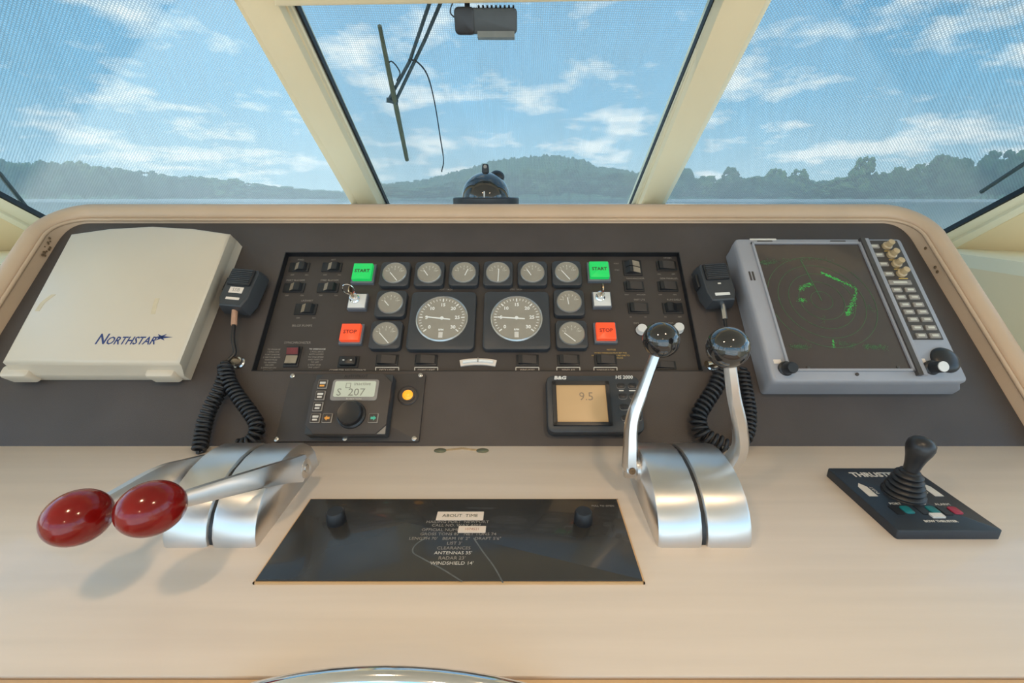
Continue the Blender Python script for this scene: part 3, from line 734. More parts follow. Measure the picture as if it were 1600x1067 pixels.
echo(((490, 695), (600, 700)), 80, .003, .0012, radar_dim); echo(((430, 205), (720, 200)), 40, .003, .0012, radar_dim); echo(((930, 470), (960, 490)), 20, .003, .0011, radar_dim); echo(((680, 520), (680, 570)), 14, .002, .001, radar_dim)
# key strip
kTL, kTR, kBR, kBL = rc(918, 96), rc(1072, 96), rc(1385, 665), rc(1200, 658)
MB().prism([((kTL[0]+kBL[0])/2, kBL[1]), ((kTR[0]+kBR[0])/2, kBL[1]), ((kTR[0]+kBR[0])/2, kTL[1]), ((kTL[0]+kBL[0])/2, kTL[1])], HR-.001, HR+.0012).build('key_panel', radar_dark, t)
def rkey(x, y, w, h):
    u, v = rc(x, y, HR+.003); k = MB().slab(w, h, .0012, HR+.001, HR+.0035, .0008, u, v).build('key', key_tan, t)
    MB().slab(w*.6, h*.42, .0004, HR+.0035, HR+.0038, 0, u, v).build('key_print', key_print, k)
for x, y in ((968, 125), (995, 174), (1020, 226), (1050, 282)): rkey(x, y, .019, .0095)
rkey(1114, 331, .042, .010)
for i, y in enumerate((373, 414, 457, 498, 541, 588, 633)):
    rkey(1096+i*23.3, y, .0185, .0095); rkey(1173+i*23.5, y, .0185, .0095)
for x, y in ((1045, 120), (1072, 170), (1100, 222), (1128, 275)):
    u, v = rc(x, y, HR+.006); mb = MB(); mb.lathe([(.0085, HR+.001), (.0085, HR+.006), (.0062, HR+.008), (.0058, HR+.017), (0, HR+.018)], 20, cx=u, cy=v); k = mb.build('tan_knob', knob_tan, t)
    MB().slab(.017, .0022, .0005, HR+.0012, HR+.0015, 0, u+.001, v-.0105).build('knob_print', gold_print, k)
u, v = rc(1385, 765, HR+.006); MB().ball((u, v, HR), .0235, 28, 14, (1, 1, .45)).build('track_knob', black_plastic, t)
for x, y, cap in ((1300, 810, 1), (470, 815, 0)):
    u, v = rc(x, y, HR+.005); mb = MB(); Mk = T(u, v, HR) @ Matrix.Rotation(math.radians(18), 4, 'X')
    mb.lathe([(.0125, 0), (.0125, .004), (.010, .006), (.0095, .021), (.0085, .023), (0, .023)], 24, Mk); k = mb.build('black_knob', black_plastic, t)
    if cap: MB().lathe([(.0086, .0225), (.0086, .0245), (0, .0248)], 24, Mk).build('knob_cap', white_plate, k)
    MB().slab(.013, .0075, .001, HR, HR+.0008, 0, u-.010, v+.013).build('knob_plate', label_mat, t)
for x, y in ((590, 818), (1100, 815), (868, 855), (1330, 943)):
    if y < 900:
        u, v = rc(x, y); MB().lathe([(.0028, HR), (.0028, HR+.002), (0, HR+.0024)], 12, cx=u, cy=v).build('screw', radar_dark, t)

# ================================================================== MICROPHONES WITH COILED CORDS
def mic(xc, yc, lean, label, tags, sleeve, plug, coil, hole):
    hz = .040
    u, v = pan(xc, yc, hz)
    t = thing('microphone', label, 'microphone', PF @ T(u, v, 0) @ Rz(lean), 'hand microphones')
    front = [(-.0205, -.040), (.0205, -.040), (.027, -.022), (.0275, .036), (.024, .042), (-.024, .042), (-.0275, .036), (-.027, -.022)]
    back = [(p[0]*1.22, p[1]*1.08) for p in front]
    MB().loft([[(*[c*.85 for c in p], .004) for p in back], [(*p, .012) for p in back], [(*p, .026) for p in lerp(back, front, .35)], [(*p, hz-.002) for p in lerp(back, front, .96)], [(*p, hz) for p in inset(front, .002)]]).build('mic_body', bezel_mat, t, smooth=30)
    MB().slab(.046, .036, .003, hz, hz+.004, .0015, 0, .022).build('grille_frame', black_plastic, t)
    for k in range(8): MB().slab(.040, .0022, .0006, hz+.004, hz+.0055, .0004, 0, .0075+k*.0042).build('grille_slat', bezel_mat, t)
    for dy, w, h, mt, wd in tags:
        MB().slab(w, h, .0006, hz, hz+.0006, 0, 0, dy).build('label_tape', mt, t)
        if wd: text(wd, h*.8, 0, dy, hz+.0007, dim_print, t)
    MB().slab(.006, .030, .002, .014, .030, .002, -.034, .012).build('talk_key', black_plastic, t)
    MB().lathe([(.013, 0), (.013, .006), (.009, .007), (0, .007)], 20).build('hanger_clip', steel, t)
    inv = (PF @ T(u, v, 0) @ Rz(lean)).inverted()
    def loc(x, y, w): return inv @ hit(x, y, PO+PN*w, PN)
    p0, p1 = loc(*sleeve[0], .024), loc(*sleeve[1], .022)
    MB().tube([p0, p1], .0052, 10).build('cord_sleeve', sleeve[2], t)
    MB().tube(spline([p1, *[loc(*p) for p in hole]], 8), .0034, 8).build('cord_lead', black_rubber, t)
    mb = MB(); a, b = loc(plug[0], plug[1], 0), loc(plug[0]-8, plug[1]-3, .02)
    mb.lathe([(.011, 0), (.011, .004), (.0085, .006), (.0085, .012), (0, .012)], 18, T(*a)); mb.build('cord_socket', steel, t)
    MB().tube([a+Vector((0, 0, .011)), a+Vector((0, 0, .016)), b], .0062, 12).build('plug', brass, t)
    for path, turns, rr in coil:
        P = spline([loc(*p) for p in path], 40); n = len(P)
        tot = turns*14; H = []
        d = [0]
        for i in range(1, n): d.append(d[-1]+(P[i]-P[i-1]).length)
        j = 0; ref = Vector((0, 0, 1))
        for q in range(tot+1):
            s_ = d[-1]*q/tot
            while j < n-2 and d[j+1] < s_: j += 1
            k = (s_-d[j])/max(d[j+1]-d[j], 1e-9); p = P[j].lerp(P[j+1], k); tg = (P[j+1]-P[j]).normalized()
            side = tg.cross(ref).normalized(); nn = side.cross(tg)
            an = 2*math.pi*q/14; r_ = rr*min(1, .35+q/20, .35+(tot-q)/20)
            H.append(p+side*math.cos(an)*r_+nn*math.sin(an)*r_)
        MB().tube(H, .0029, 7).build('coiled_cord', black_rubber, t, smooth=80)
    return t
mic(371, 449, -.10, 'black hand microphone hanging beside the ivory cover', ((-.006, .026, .013, label_mat, 'SSB'), (-.0245, .026, .005, label_mat, None)),
    ((367, 484), (365.5, 508), copper_sleeve), (375, 568), [([(351, 566, .020), (352, 585, .020), (342, 612, .019), (325, 645, .018), (316, 678, .018), (312, 706, .022)], 21, .0100),
     ([(352, 572, .022), (358, 596, .020), (374, 622, .019), (393, 648, .018), (402, 668, .018), (392, 690, .018), (366, 699, .020)], 23, .0100)], [(364, 530, .02), (367, 550, .016), (362, 558, .016), (353, 566, .018)])
mic(1123, 440, .06, 'black hand microphone hanging beside the radar display', ((-.004, .006, .003, white_print, None), (-.0275, .028, .006, white_plate, None)),
    ((1129, 475), (1132.5, 499), steel), (1112, 572), [([(1128, 578, .020), (1118, 605, .019), (1102, 630, .018), (1091, 652, .018), (1097, 676, .018), (1118, 690, .018), (1140, 697, .02)], 19, .0115),
     ([(1160, 575, .020), (1167, 610, .018), (1172, 645, .018), (1168, 680, .018), (1150, 698, .020)], 20, .008)], [(1136, 525, .02), (1140, 550, .016), (1128, 576, .018)])

# ================================================================== AUTOPILOT PLATE AND CONTROL, DEPTH DISPLAY
p = [pan(*q, .004) for q in ((455, 584), (663, 583), (657, 690), (430, 690))]
pu0, pu1, pv0, pv1 = (p[0][0]+p[3][0])/2, (p[1][0]+p[2][0])/2, p[2][1], p[0][1]
pc = ((pu0+pu1)/2, (pv0+pv1)/2)
t = thing('mounting_plate', 'black mounting plate screwed to the dash around the autopilot control', 'plate', PF @ T(*pc))
MB().slab(pu1-pu0, pv1-pv0, .003, .0003, .005, .001).build('plate_sheet', panel_black, t)
for x, y in ((457, 587), (657, 586), (431.5, 686), (647, 685), (539, 685)):
    u, v = pan(x, y, .006); mb = MB(); mb.lathe([(.0042, .005), (.0040, .0062), (.002, .007), (0, .007)], 14, cx=u-pc[0], cy=v-pc[1]); k = mb.build('screw', steel, t)
    MB().bar((u-pc[0]-.003, v-pc[1]), (u-pc[0]+.003, v-pc[1]), .0007, .0003, .0069).build('screw_slot', dim_print, k)
HA = .030
aTL, aTR, aBR, aBL = pan(491, 584, HA), pan(613, 584, HA), pan(602, 679, HA), pan(476, 678, HA)
au0, au1, av0, av1 = (aTL[0]+aBL[0])/2, (aTR[0]+aBR[0])/2, aBL[1], aTL[1]
ac = ((au0+au1)/2, (av0+av1)/2); aw, ah = au1-au0, av1-av0
t = thing('autopilot_control', 'black autopilot control head with pale screen and round dial', 'autopilot', PF @ T(*ac, .005))
HA -= .005
ch = .016
octo = [(-aw/2+ch, -ah/2), (aw/2-ch, -ah/2), (aw/2, -ah/2+ch), (aw/2, ah/2-ch), (aw/2-ch, ah/2), (-aw/2+ch, ah/2), (-aw/2, ah/2-ch), (-aw/2, -ah/2+ch)]
MB().slab(aw, ah, .003, .0003, HA-.004, .001).build('case', bezel_mat, t)
MB().prism(octo, HA-.004, HA, .001).build('face_plate', panel_black, t)
MB().prism([(aw/2-ch*1.2, -ah/2+.001), (aw/2-.001, -ah/2+.001), (aw/2-.001, -ah/2+ch*1.2)], HA-.0042, HA-.0032).build('corner_wedge', lcd_bezel, t)
def al(x, y, w=0):
    u, v = pan(x, y, .005+HA+w); return u-ac[0], v-ac[1]
q = [al(*z) for z in ((520, 593), (592, 593), (590, 626), (519, 626))]
lw, lh = q[1][0]-q[0][0], q[0][1]-q[3][1]; lc = ((q[0][0]+q[2][0])/2, (q[0][1]+q[2][1])/2)
MB().slab(lw, lh, .005, HA-.001, HA+.0014, .0008, *lc).build('screen_bezel', lcd_bezel, t)
MB().slab(lw*.88, lh*.74, .003, HA, HA+.0018, 0, lc[0], lc[1]+.0015).build('screen', lcd, t, label='pale green display')
text('S  207', .0185, lc[0]-.006, lc[1]-.005, HA+.0019, lcd_ink, t, 'display_text', sx=1.05)
text('inactive', .0095, lc[0]+.012, lc[1]+.0108, HA+.0019, lcd_ink, t, 'display_text')
x0, y0 = lc[0]-.012, lc[1]+.0075
ring(x0-.0042, x0+.0042, y0-.0045, y0+.0045, .0008, HA+.0017, HA+.0020).build('display_symbol', lcd_ink, t)
text('ROBERTSON', .0045, lc[0]+.001, lc[1]-lh*.43, HA+.0016, white_print, t)
text('AUTOPILOT', .0075, lc[0]-.002, al(550, 588)[1], HA+.0002, black_plastic, t)
u, v = al(546, 645, .012)
mb = MB(); mb.lathe([(.0235, HA), (.0235, HA+.004), (.0205, HA+.006), (.0198, HA+.015), (.018, HA+.0175), (.012, HA+.0165), (0, HA+.0160)], 40, cx=u, cy=v); mb.build('course_dial', black_plastic, t, smooth=30)
for x, y, kind in ((504, 600, 'STBY'), (500, 617.6, 'AUTO'), (496.3, 635, 'NAV'), (492.4, 653, 'POWER'), (511, 653, '<'), (583, 653, '>')):
    u, v = al(x, y, .002)
    k = MB().slab(.0165, .0165, .0015, HA, HA+.0016, .0005, u, v).build('key', key_tan, t)
    MB().slab(.0140, .0140, .001, HA+.0012, HA+.0019, 0, u-.0004, v+.0004).build('key_face', panel_black, k)
    if kind in '<>':
        sg = -1 if kind == '<' else 1; M_ = MB()
        M_.prism([(u+sg*.0050, v), (u+sg*.0005, v+.0042), (u+sg*.0005, v-.0042)][::sg], HA+.0019, HA+.0022); M_.box(min(u-sg*.0042, u+sg*.001), max(u-sg*.0042, u+sg*.001), v-.0021, v+.0021, HA+.0019, HA+.0022)
        M_.build('key_arrow', orange_print if sg < 0 else teal_print, k)
    else:
        MB().slab(.0098, .0036, .0006, HA+.0019, HA+.0022, 0, u, v+.0024).build('key_print', white_print, k)
        MB().slab(.0080, .0030, .0006, HA+.0019, HA+.0022, 0, u-.0004, v-.0028).build('key_print', orange_print if kind == 'STBY' else white_print, k)
t = thing('indicator_lamp', 'round amber indicator lamp at the right of the autopilot plate', 'lamp', PF @ T(*pan(637, 617, .008), .005))
MB().lathe([(.018, 0), (.018, .0015), (.0165, .0025), (.0155, .0012), (.0125, .0012), (.012, .003), (.0095, .003)], 36).build('lamp_ring', panel_black, t, smooth=25)
MB().lathe([(.0092, .001), (.0092, .004), (.007, .0062), (.004, .0072), (0, .0075)], 28).build('amber_lens', amber, t)

HB = .022
b = [pan(*q, HB) for q in ((852, 586), (997, 585), (1009, 674), (857, 678))]
bu0, bu1, bv0, bv1 = (b[0][0]+b[3][0])/2, (b[1][0]+b[2][0])/2, (b[2][1]+b[3][1])/2, b[0][1]
bc = ((bu0+bu1)/2, (bv0+bv1)/2); bw, bh = bu1-bu0, bv1-bv0
t = thing('depth_display', 'black instrument display with a square amber-lit screen', 'display', PF @ T(*bc))
MB().slab(bw, bh, .012, .0003, HB, .004).build('case', bezel_mat, t)
def bl_(x, y, w=0):
    u, v = pan(x, y, HB+w); return u-bc[0], v-bc[1]
q = [bl_(*z) for z in ((868.6, 601), (945, 601), (951, 659), (871.5, 659))]
s0, s1, s2, s3 = (q[0][0]+q[3][0])/2, (q[1][0]+q[2][0])/2, q[2][1], q[0][1]
MB().box(s0, s1, s2, s3, HB-.001, HB+.0006).build('screen', lcd_orange, t, label='amber-lit screen')
ring(s0-.007, s1+.006, s2-.007, s3+.005, .006, HB-.001, HB+.004).build('screen_frame', black_plastic, t)
text('9.5', .021, *bl_(916, 620), HB+.0007, lcd_ink2, t, 'display_text')
text('B&G', .0085, *bl_(875, 590.5), HB+.0001, white_plate, t, shear=.15, bold=.0004, sx=1.3)
text('HS 2000', .0088, *bl_(975, 589.5), HB+.0001, white_plate, t, shear=.1, bold=.0002)
for i, (x, y) in enumerate(((970, 603), (988, 603), (973, 619), (990, 619), (975, 636), (993, 636), (978, 653), (996, 653))):
    u, v = bl_(x, y); k = MB().slab(.0145, .0095, .004, HB-.001, HB+.0018, .001, u, v).build('key', black_plastic, t)
    k2 = MB(); k2.slab(.0150, .0100, .0042, HB-.001, HB+.0006, 0, u, v-.0006); k2.build('key_rim', lcd_bezel, k)
    if i < 2 or i == 6: MB().slab(.008 if i != 1 else .013, .0022, .0004, HB, HB+.0003, 0, u, v-.0085).build('key_print', white_print, k)

# ================================================================== ENGINE CONTROLS ON THE DESK
def housing(xl, xr, yfr, name, label, levers, knob_fn, group):
    D = .19; Hh = .074
    xc = (xl+xr)/2
    t = thing(name, label, 'engine control', T(xc, yfr, ZD), group)
    HK = .92
    prof = [(.0, .0), (.001, .012), (.006, .026), (.015, .041), (.028, .054), (.046, .0645), (.066, .071), (.090, .074), (.112, .073), (.132, .068), (.150, .058), (.164, .044), (.174, .026), (.178, .0)]
    half = (xr-xl)/2
    for sg in (-1, 1):
        x0, x1 = sorted((sg*.0022, sg*half))
        r = .005; L = []
        for x, d in ((x0, r), (x0+r*.3, r*.3), (x0+r, 0), (x1-r, 0), (x1-r*.3, r*.3), (x1, r)):
            k = 1-d/.09
            L.append([(x, .09+(py_-.09)*k, pz*HK*(1-d/.074)) for py_, pz in prof])
        MB().loft(L).build('housing_half', alu, t, smooth=28)
    MB().loft([[(x, .09+(py_-.09)*.95, pz*HK*.93) for py_, pz in prof] for x in (-.004, .004)]).build('centre_gap', black_plastic, t)
    for sg, pts, base_r in levers:
        X = sg*half
        # pivot boss on the outer side
        Mb = T(X, .105, .040) @ Matrix.Rotation(math.pi/2*sg, 4, 'Y')
        MB().lathe([(.016, 0), (.016, .004), (.013, .006), (0, .006)], 24, Mb).build('pivot_boss', alu, t)
        P = [Vector(p)-Vector((xc, yfr, ZD)) for p in pts]
        piv = Vector((X+sg*.011, .105, .040)); first = piv
        chain = spline([piv, *P[:-1], P[-1]], 8)
        n = len(chain); L = []
        for i, c in enumerate(chain):
            tg = (chain[min(i+1, n-1)]-chain[max(i-1, 0)]).normalized()
            sd = Vector((1, 0, 0)); sd = (sd-tg*sd.dot(tg)).normalized(); nn = tg.cross(sd)
            f = i/(n-1); a = base_r[0]*(1-f)+.0058*f; b_ = base_r[1]*(1-f)+.0062*f
            L.append([c+sd*a*x+nn*b_*y for x, y in ((1, .55), (.6, 1), (-.6, 1), (-1, .55), (-1, -.55), (-.6, -1), (.6, -1), (1, -.55))])
        lv = MB().loft(L).build('lever', alu, t, smooth=50)
        Mb = T(piv.x, piv.y, piv.z) @ Matrix.Rotation(math.pi/2, 4, 'Y'); MB().lathe([(.0135, -.0072), (.0135, .0072), (0, .0072)], 24, Mb).build('lever_hub', alu, t)
        Mb = T(piv.x+sg*.0072, piv.y, piv.z) @ Matrix.Rotation(math.pi/2*sg, 4, 'Y'); MB().lathe([(.0055, 0), (.0055, .001), (.003, .0015), (0, .0015)], 14, Mb).build('pivot_screw', steel, t)
        if piv.x+xc > 0 and sg < 0: MB().lathe([(.0048, 0), (.0048, .0006), (0, .0006)], 16, T(piv.x, piv.y-.0136, piv.z+.004) @ Matrix.Rotation(math.pi/2, 4, 'X')).build('clamp_hole', mould, t)
        knob_fn(t, P[-1], (P[-1]-P[-2]).normalized())
    return t
def black_ball(t, c, d): MB().ball(c, .0245, 40, 24).build('ball_knob', black_gloss, t, smooth=80, label='glossy black ball knob')
def red_egg(t, c, d):
    M_ = d.to_track_quat('Z', 'Y').to_matrix().to_4x4()
    MB().ball(c, .0262, 40, 24, (1, 1, 1.12), M_).build('red_knob', red_knob, t, smooth=80, label='glossy dark red knob')
yfr = desk(1100, 856).y
xl, xr = desk(1027, 856).x, desk(1176, 856).x
def chainpx(piv, px, end, depth):      # lever centre line: pivot known, ball depth from its size, the rest in between
    d0 = (Vector(piv)-CAM).dot(FW); n = len(px)+1
    return [along(*p, d0+(depth-d0)*(i+1)/n) for i, p in enumerate(px)]+[along(*end, depth)]
housing(xl, xr, yfr, 'gear_control', 'twin aluminium engine control with upright levers and black balls',
        [(-1, chainpx((xl-.011, yfr+.105, ZD+.040), ((985, 700), (988, 655), (1006, 603)), (1033, 531), .60), (.0098, .0135)),
         (1, chainpx((xr+.011, yfr+.105, ZD+.040), ((1156, 700), (1155, 660), (1146, 615)), (1137, 543), .525), (.0098, .0135))], black_ball, 'twin engine controls')
xl2, xr2 = desk(254, 855).x, desk(402, 855).x
r1, r2 = along(122, 808, .435), along(237, 794, .435)
housing(xl2, xr2, yfr, 'throttle_control', 'twin aluminium throttle with levers pulled back to red knobs',
        [(-1, [Vector((xl2-.011, yfr+.075, ZD+.056)), Vector((xl2-.008, yfr+.03, ZD+.078)), r1.lerp(Vector((xl2-.008, yfr+.03, ZD+.078)), .45), r1], (.0068, .0185)),
         (1, [Vector((xr2+.011, yfr+.075, ZD+.056)), Vector((xr2+.006, yfr+.03, ZD+.078)), r2.lerp(Vector((xr2+.004, yfr+.03, ZD+.078)), .45), r2], (.0068, .0185))], red_egg, 'twin engine controls')

# ================================================================== BLACK PLATE ON THE DESK
n0, n1 = desk(487, 783), desk(1004, 911); n2 = desk(963, 783); n3 = desk(399, 911)
nx0, nx1, ny0, ny1 = (n0.x+n3.x)/2, (n1.x+n2.x)/2, n1.y, n0.y
ncx, ncy = (nx0+nx1)/2, (ny0+ny1)/2
t = thing('data_plate', 'smoked black plate with vessel data lying on the desk', 'plate', T(ncx, ncy, ZD))
MB().slab(nx1-nx0, ny1-ny0, .001, .0002, .004, .0006).build('plate_sheet', plate_mat, t)
ring(-(nx1-nx0)/2-.002, (nx1-nx0)/2+.002, -(ny1-ny0)/2-.002, (ny1-ny0)/2+.002, .0018, .0001, .0025).build('cutout_edge', edge_wood, t)
for x, y in ((526, 815), (911, 815)):
    q = desk(x, y, .004); mb = MB(); mb.lathe([(.0118, .004), (.0118, .008), (.0110, .0185), (.0095, .0205), (0, .0205)], 28, cx=q.x-ncx, cy=q.y-ncy); mb.build('pull_knob', black_rubber, t, label='black rubber pull knob')
def dl(x, y): q = desk(x, y, .0045); return q.x-ncx, q.y-ncy
for x, y, w, h, s in ((719, 806, 73, 13, 'ABOUT  TIME'), (737.5, 827, 43, 10, '1074521')):
    a, b = dl(x-w/2, y), dl(x+w/2, y); c, d = dl(x, y-h/2), dl(x, y+h/2); u, v = dl(x, y)
    k = MB().slab(b[0]-a[0], c[1]-d[1], .0008, .004, .0048, 0, u, v).build('label_tape', label_mat, t)
    text(s, (c[1]-d[1])*.52, u, v, .0049, btn_ink if w > 60 else pm('faded_red_print', (.45, .20, .14), .5, var=.2, vs=200), k, sx=.92)
for i, (s, x, y, m_) in enumerate((('HAILING PORT  NEWPORT', 715, 815, dim_print), ('CALL NO. WAX 4407', 713, 820.5, dim_print), ('OFFICIAL NUMBER', 693, 827.5, dim_print), ('GROSS TONS 87   NET TONS 74', 716, 834, dim_print),
     ('LENGTH 70\'   BEAM 18\' 2"   DRAFT 5\'6"', 711, 841, dim_print), ('LIST 3\'', 710, 848.5, dim_print), ('CLEARANCES', 709, 856, dim_print), ('ANTENNAS 35\'', 708, 863.5, dim_print), ('RADAR 23\'', 706, 871.5, dim_print), ('WINDSHIELD 14\'', 706, 879.5, dim_print))):
    u, v = dl(x, y); text(s, .0066, u, v, .0042, m_ if i in (0, 2) else white_print if i in (7, 9) else m_, t, 'engraved_line')
u, v = dl(942, 790); text('PULL TO OPEN', .0045, u, v, .0042, dim_print, t, 'engraved_line')
for pts in (((668, 838), (650, 850), (645, 862), (660, 872), (690, 888), (722, 908)), ((740, 840), (755, 862), (772, 885), (786, 910))):
    P = spline([(*dl(*q), .0041) for q in pts], 6)
    mb = MB()
    for a, b in zip(P, P[1:]): mb.bar((a.x, a.y), (b.x, b.y), .0016, .0001, .0041)
    mb.build('smear_mark', scratch_mat, t)

# ================================================================== THRUSTER JOYSTICK
HJ = .013
j = [desk(*q, HJ) for q in ((1290, 731), (1421, 731), (1574, 829), (1408, 829))]
jx0, jx1, jy0, jy1 = (j[0].x+j[3].x)/2, (j[1].x+j[2].x)/2, j[2].y, j[0].y
jc = ((jx0+jx1)/2, (jy0+jy1)/2)
t = thing('thruster_joystick', 'black thruster joystick on a square panel at the desk right', 'joystick', T(*jc, ZD))
MB().slab(jx1-jx0, jy1-jy0, .003, .0002, HJ, .0012).build('base_plate', joy_plate, t)
def jl(x, y, w=0): q = desk(x, y, HJ+w); return q.x-jc[0], q.y-jc[1]
u, v = jl(1411, 771)
prof = [(.028, HJ)]
for k in range(5):
    r = .0265-.0024*k; z = HJ+.001+k*.0068
    prof += [(r, z), (r+.0012, z+.002), (r, z+.004), (r-.0040, z+.0054)]
prof += [(.013, HJ+.036), (.010, HJ+.038), (0, HJ+.038)]
prof = [(a*.90, b) for a, b in prof]
MB().lathe(prof, 40, T(u, v, 0)).build('rubber_boot', black_rubber, t, smooth=50, label='ribbed black rubber boot')
Ms = T(u, v, HJ+.033) @ Matrix.Rotation(math.radians(6), 4, 'Y') @ Matrix.Diagonal((.88, .88, .92, 1))
MB().lathe([(.0095, 0), (.0100, .007), (.0112, .016), (.0135, .026), (.0168, .036), (.0180, .043), (.0170, .050), (.0125, .0555), (.006, .058), (0, .0585)], 36, Ms).build('stick_knob', black_plastic, t, smooth=50)
text('THRUSTER', .0145, jl(1330, 742)[0], jl(1330, 742)[1], HJ+.0002, white_print, t, align='LEFT', bold=.0005)
for x, y, sg in ((1354, 766, -1), (1455, 766, 1)):
    u2, v2 = jl(x, y); P = [(-.006, -.013), (.006, -.013), (.006, .008), (0, .016), (-.006, .008)]
    MB().prism([(u2+p_[1]*0+p_[0], v2+p_[1]) for p_ in P], HJ, HJ+.0004).build('printed_arrow', white_print, t)
    text('PORT' if sg < 0 else 'STBD', .0058, u2-sg*.011, v2, HJ+.0002, white_print, t, rot=math.pi/2*-sg)
for x, y, mt, w in ((1417, 797, teal_led, 'POWER'), (1457, 797, teal_led, 'ON'), (1492, 798, red_led, 'OFF')):
    u2, v2 = jl(x, y); MB().slab(.012, .014, .003, HJ, HJ+.0016, .0006, u2, v2).build('button', mt, t)
    MB().slab(.010, .017, .001, HJ, HJ+.001, 0, u2-.014, v2).build('button_well', black_plastic, t)
    text('PORT' if x < 1430 else 'STBD' if x < 1470 else 'ALARM', .0062, u2-.005, v2+.0125, HJ+.0002, white_print, t)
u2, v2 = jl(1464, 806.5); MB().slab(.016, .008, .001, HJ, HJ+.0022, 0, u2, v2).build('white_tape', white_plate, t)
u2, v2 = jl(1470, 814.5); text('BOW THRUSTER', .0055, u2, v2, HJ+.0002, white_print, t, bold=.0002)

# ================================================================== COMPASS ON THE DASH TOP
dtop = 1.474
cz = along(758, 318, 1.06)
base_z = dtop
t = thing('compass', 'black domed compass standing on the dash top', 'compass', T(cz.x, 1.145, base_z))
MB().lathe([(.080, 0), (.080, .020), (.078, .0225), (.066, .0225), (.062, .020), (0, .020)], 48).build('compass_ring', black_plastic, t, smooth=30)
MB().lathe([(.0585*math.cos(a), .020+.060*math.sin(a)) for a in [math.pi/2*k/14 for k in range(15)]], 48).build('dome', shade_glass, t, smooth=80, label='glossy smoked dome')
MB().box(-.0015, .0015, -.0605, -.0585, .022, .036).build('lubber_line', white_plate, t)
MB().lathe([(.009, .076), (.0085, .090), (.0075, .096), (.006, .098), (0, .098)], 20).build('top_lug', black_plastic, t)
MB().ball((.026, .02, .070), .019, 20, 12, (1, 1, .8)).build('dome_shade', black_plastic, t)
MB().lathe([(.0042, -.001), (.0042, .001), (0, .001)], 14, T(0, -.0075, .092) @ Matrix.Rotation(math.pi/2, 4, 'X')).build('lug_hole', lcd_bezel, t)

# ================================================================== HANGING DEVICE UNDER THE HEADER
dv = along(760, 33, .86)
t = thing('overhead_camera', 'dark grey camera-like device hanging from the windshield header', 'camera', T(*dv))
k_ = .86/FPX
MB().prism(rrect(96*k_, 34*k_, .008, 4), -.013, .013, .004, .004).build('body', device_mat, t, Matrix.Rotation(math.radians(90+17), 4, 'X'))
MB().prism(rrect(32*k_, 36*k_, .009, 4, -33*k_, 0), -.0145, .0145, .004, .004).build('end_collar', black_plastic, t, Matrix.Rotation(math.radians(90+17), 4, 'X'))
MB().box(-14*k_, 44*k_, -.009, .006, -.0295, -.019).build('lens_cover', device_light, t)
for q in range(9): MB().box((-12+q*6.6)*k_, (-9+q*6.6)*k_, -.019, -.012, .0172, .0195).build('vent_slot', black_plastic, t)
MB().box(-33*k_, -25*k_, -.004, -.001, .012, .075).build('hanger_strap', black_plastic, t)
for q in (.030, .042): MB().lathe([(.0026, 0), (.0026, .001), (0, .001)], 12, T(-29*k_, -.004, q) @ Matrix.Rotation(math.pi/2, 4, 'X')).build('strap_hole', device_light, t)
MB().tube(spline([(-30*k_, .0, .07), (-50*k_, -.005, .03), (-55*k_, -.008, .012), (-48*k_, -.01, .002)], 8), .0012, 6).build('wire', black_plastic, t)

# ================================================================== WIPERS OUTSIDE THE GLASS
def wp(pl, x, y, w=-.03): return pl.at(x, y, w)
t = thing('windshield_wiper', 'long wiper with twin arms and hose outside the centre pane', 'wiper', T(*wp(PC, 620, 160)), 'windshield wipers')
off = wp(PC, 620, 160)
def wpl(x, y, w=-.03): return wp(PC, x, y, w)-off
MB().tube([wpl(593, 40), wpl(615, 148), wpl(636, 250)], [.0045, .0065, .006], 8).build('blade', olive, t, label='olive wiper blade')
MB().tube([wpl(683, -30, -.04), wpl(640, 96, -.04), wpl(607, 157, -.035)], .0042, 8).build('arm', wiper_grey, t)
MB().tube([wpl(703, -30, -.04), wpl(664, 62, -.04), wpl(618, 158, -.035)], .0042, 8).build('arm', wiper_grey, t)
MB().tube([wpl(604, 156), wpl(622, 160)], .006, 8).build('pivot_link', wiper_grey, t)
MB().tube(spline([wpl(638, 93, -.032), wpl(652, 97, -.032), wpl(668, 118, -.032), (wpl(679, 160, -.03)), wpl(688, 215, -.03), wpl(693, 250, -.03), wpl(690, 268, -.03)], 8), .0018, 6).build('washer_hose', seal_mat, t)
MB().tube(spline([wpl(607, 98), wpl(612, 96), wpl(620, 104), wpl(625, 115), wpl(620, 126)], 8), .0015, 6).build('washer_hose', seal_mat, t)
for pl, pts, lab in ((PL, ((-60, 205), (0, 272), (43, 326)), 'short dark wiper blade at the lower left pane corner'), (PR, ((1680, 208), (1600, 256), (1533, 300)), 'short dark wiper blade at the right pane')):
    o = wp(pl, *pts[1]); t = thing('windshield_wiper', lab, 'wiper', T(*o), 'windshield wipers')
    MB().tube([wp(pl, *q)-o for q in pts], .005, 8).build('blade', wiper_grey, t)
    MB().tube([wp(pl, *pts[0], -.04)-o, wp(pl, *pts[1], -.04)-o], .004, 8).build('arm', wiper_grey, t)

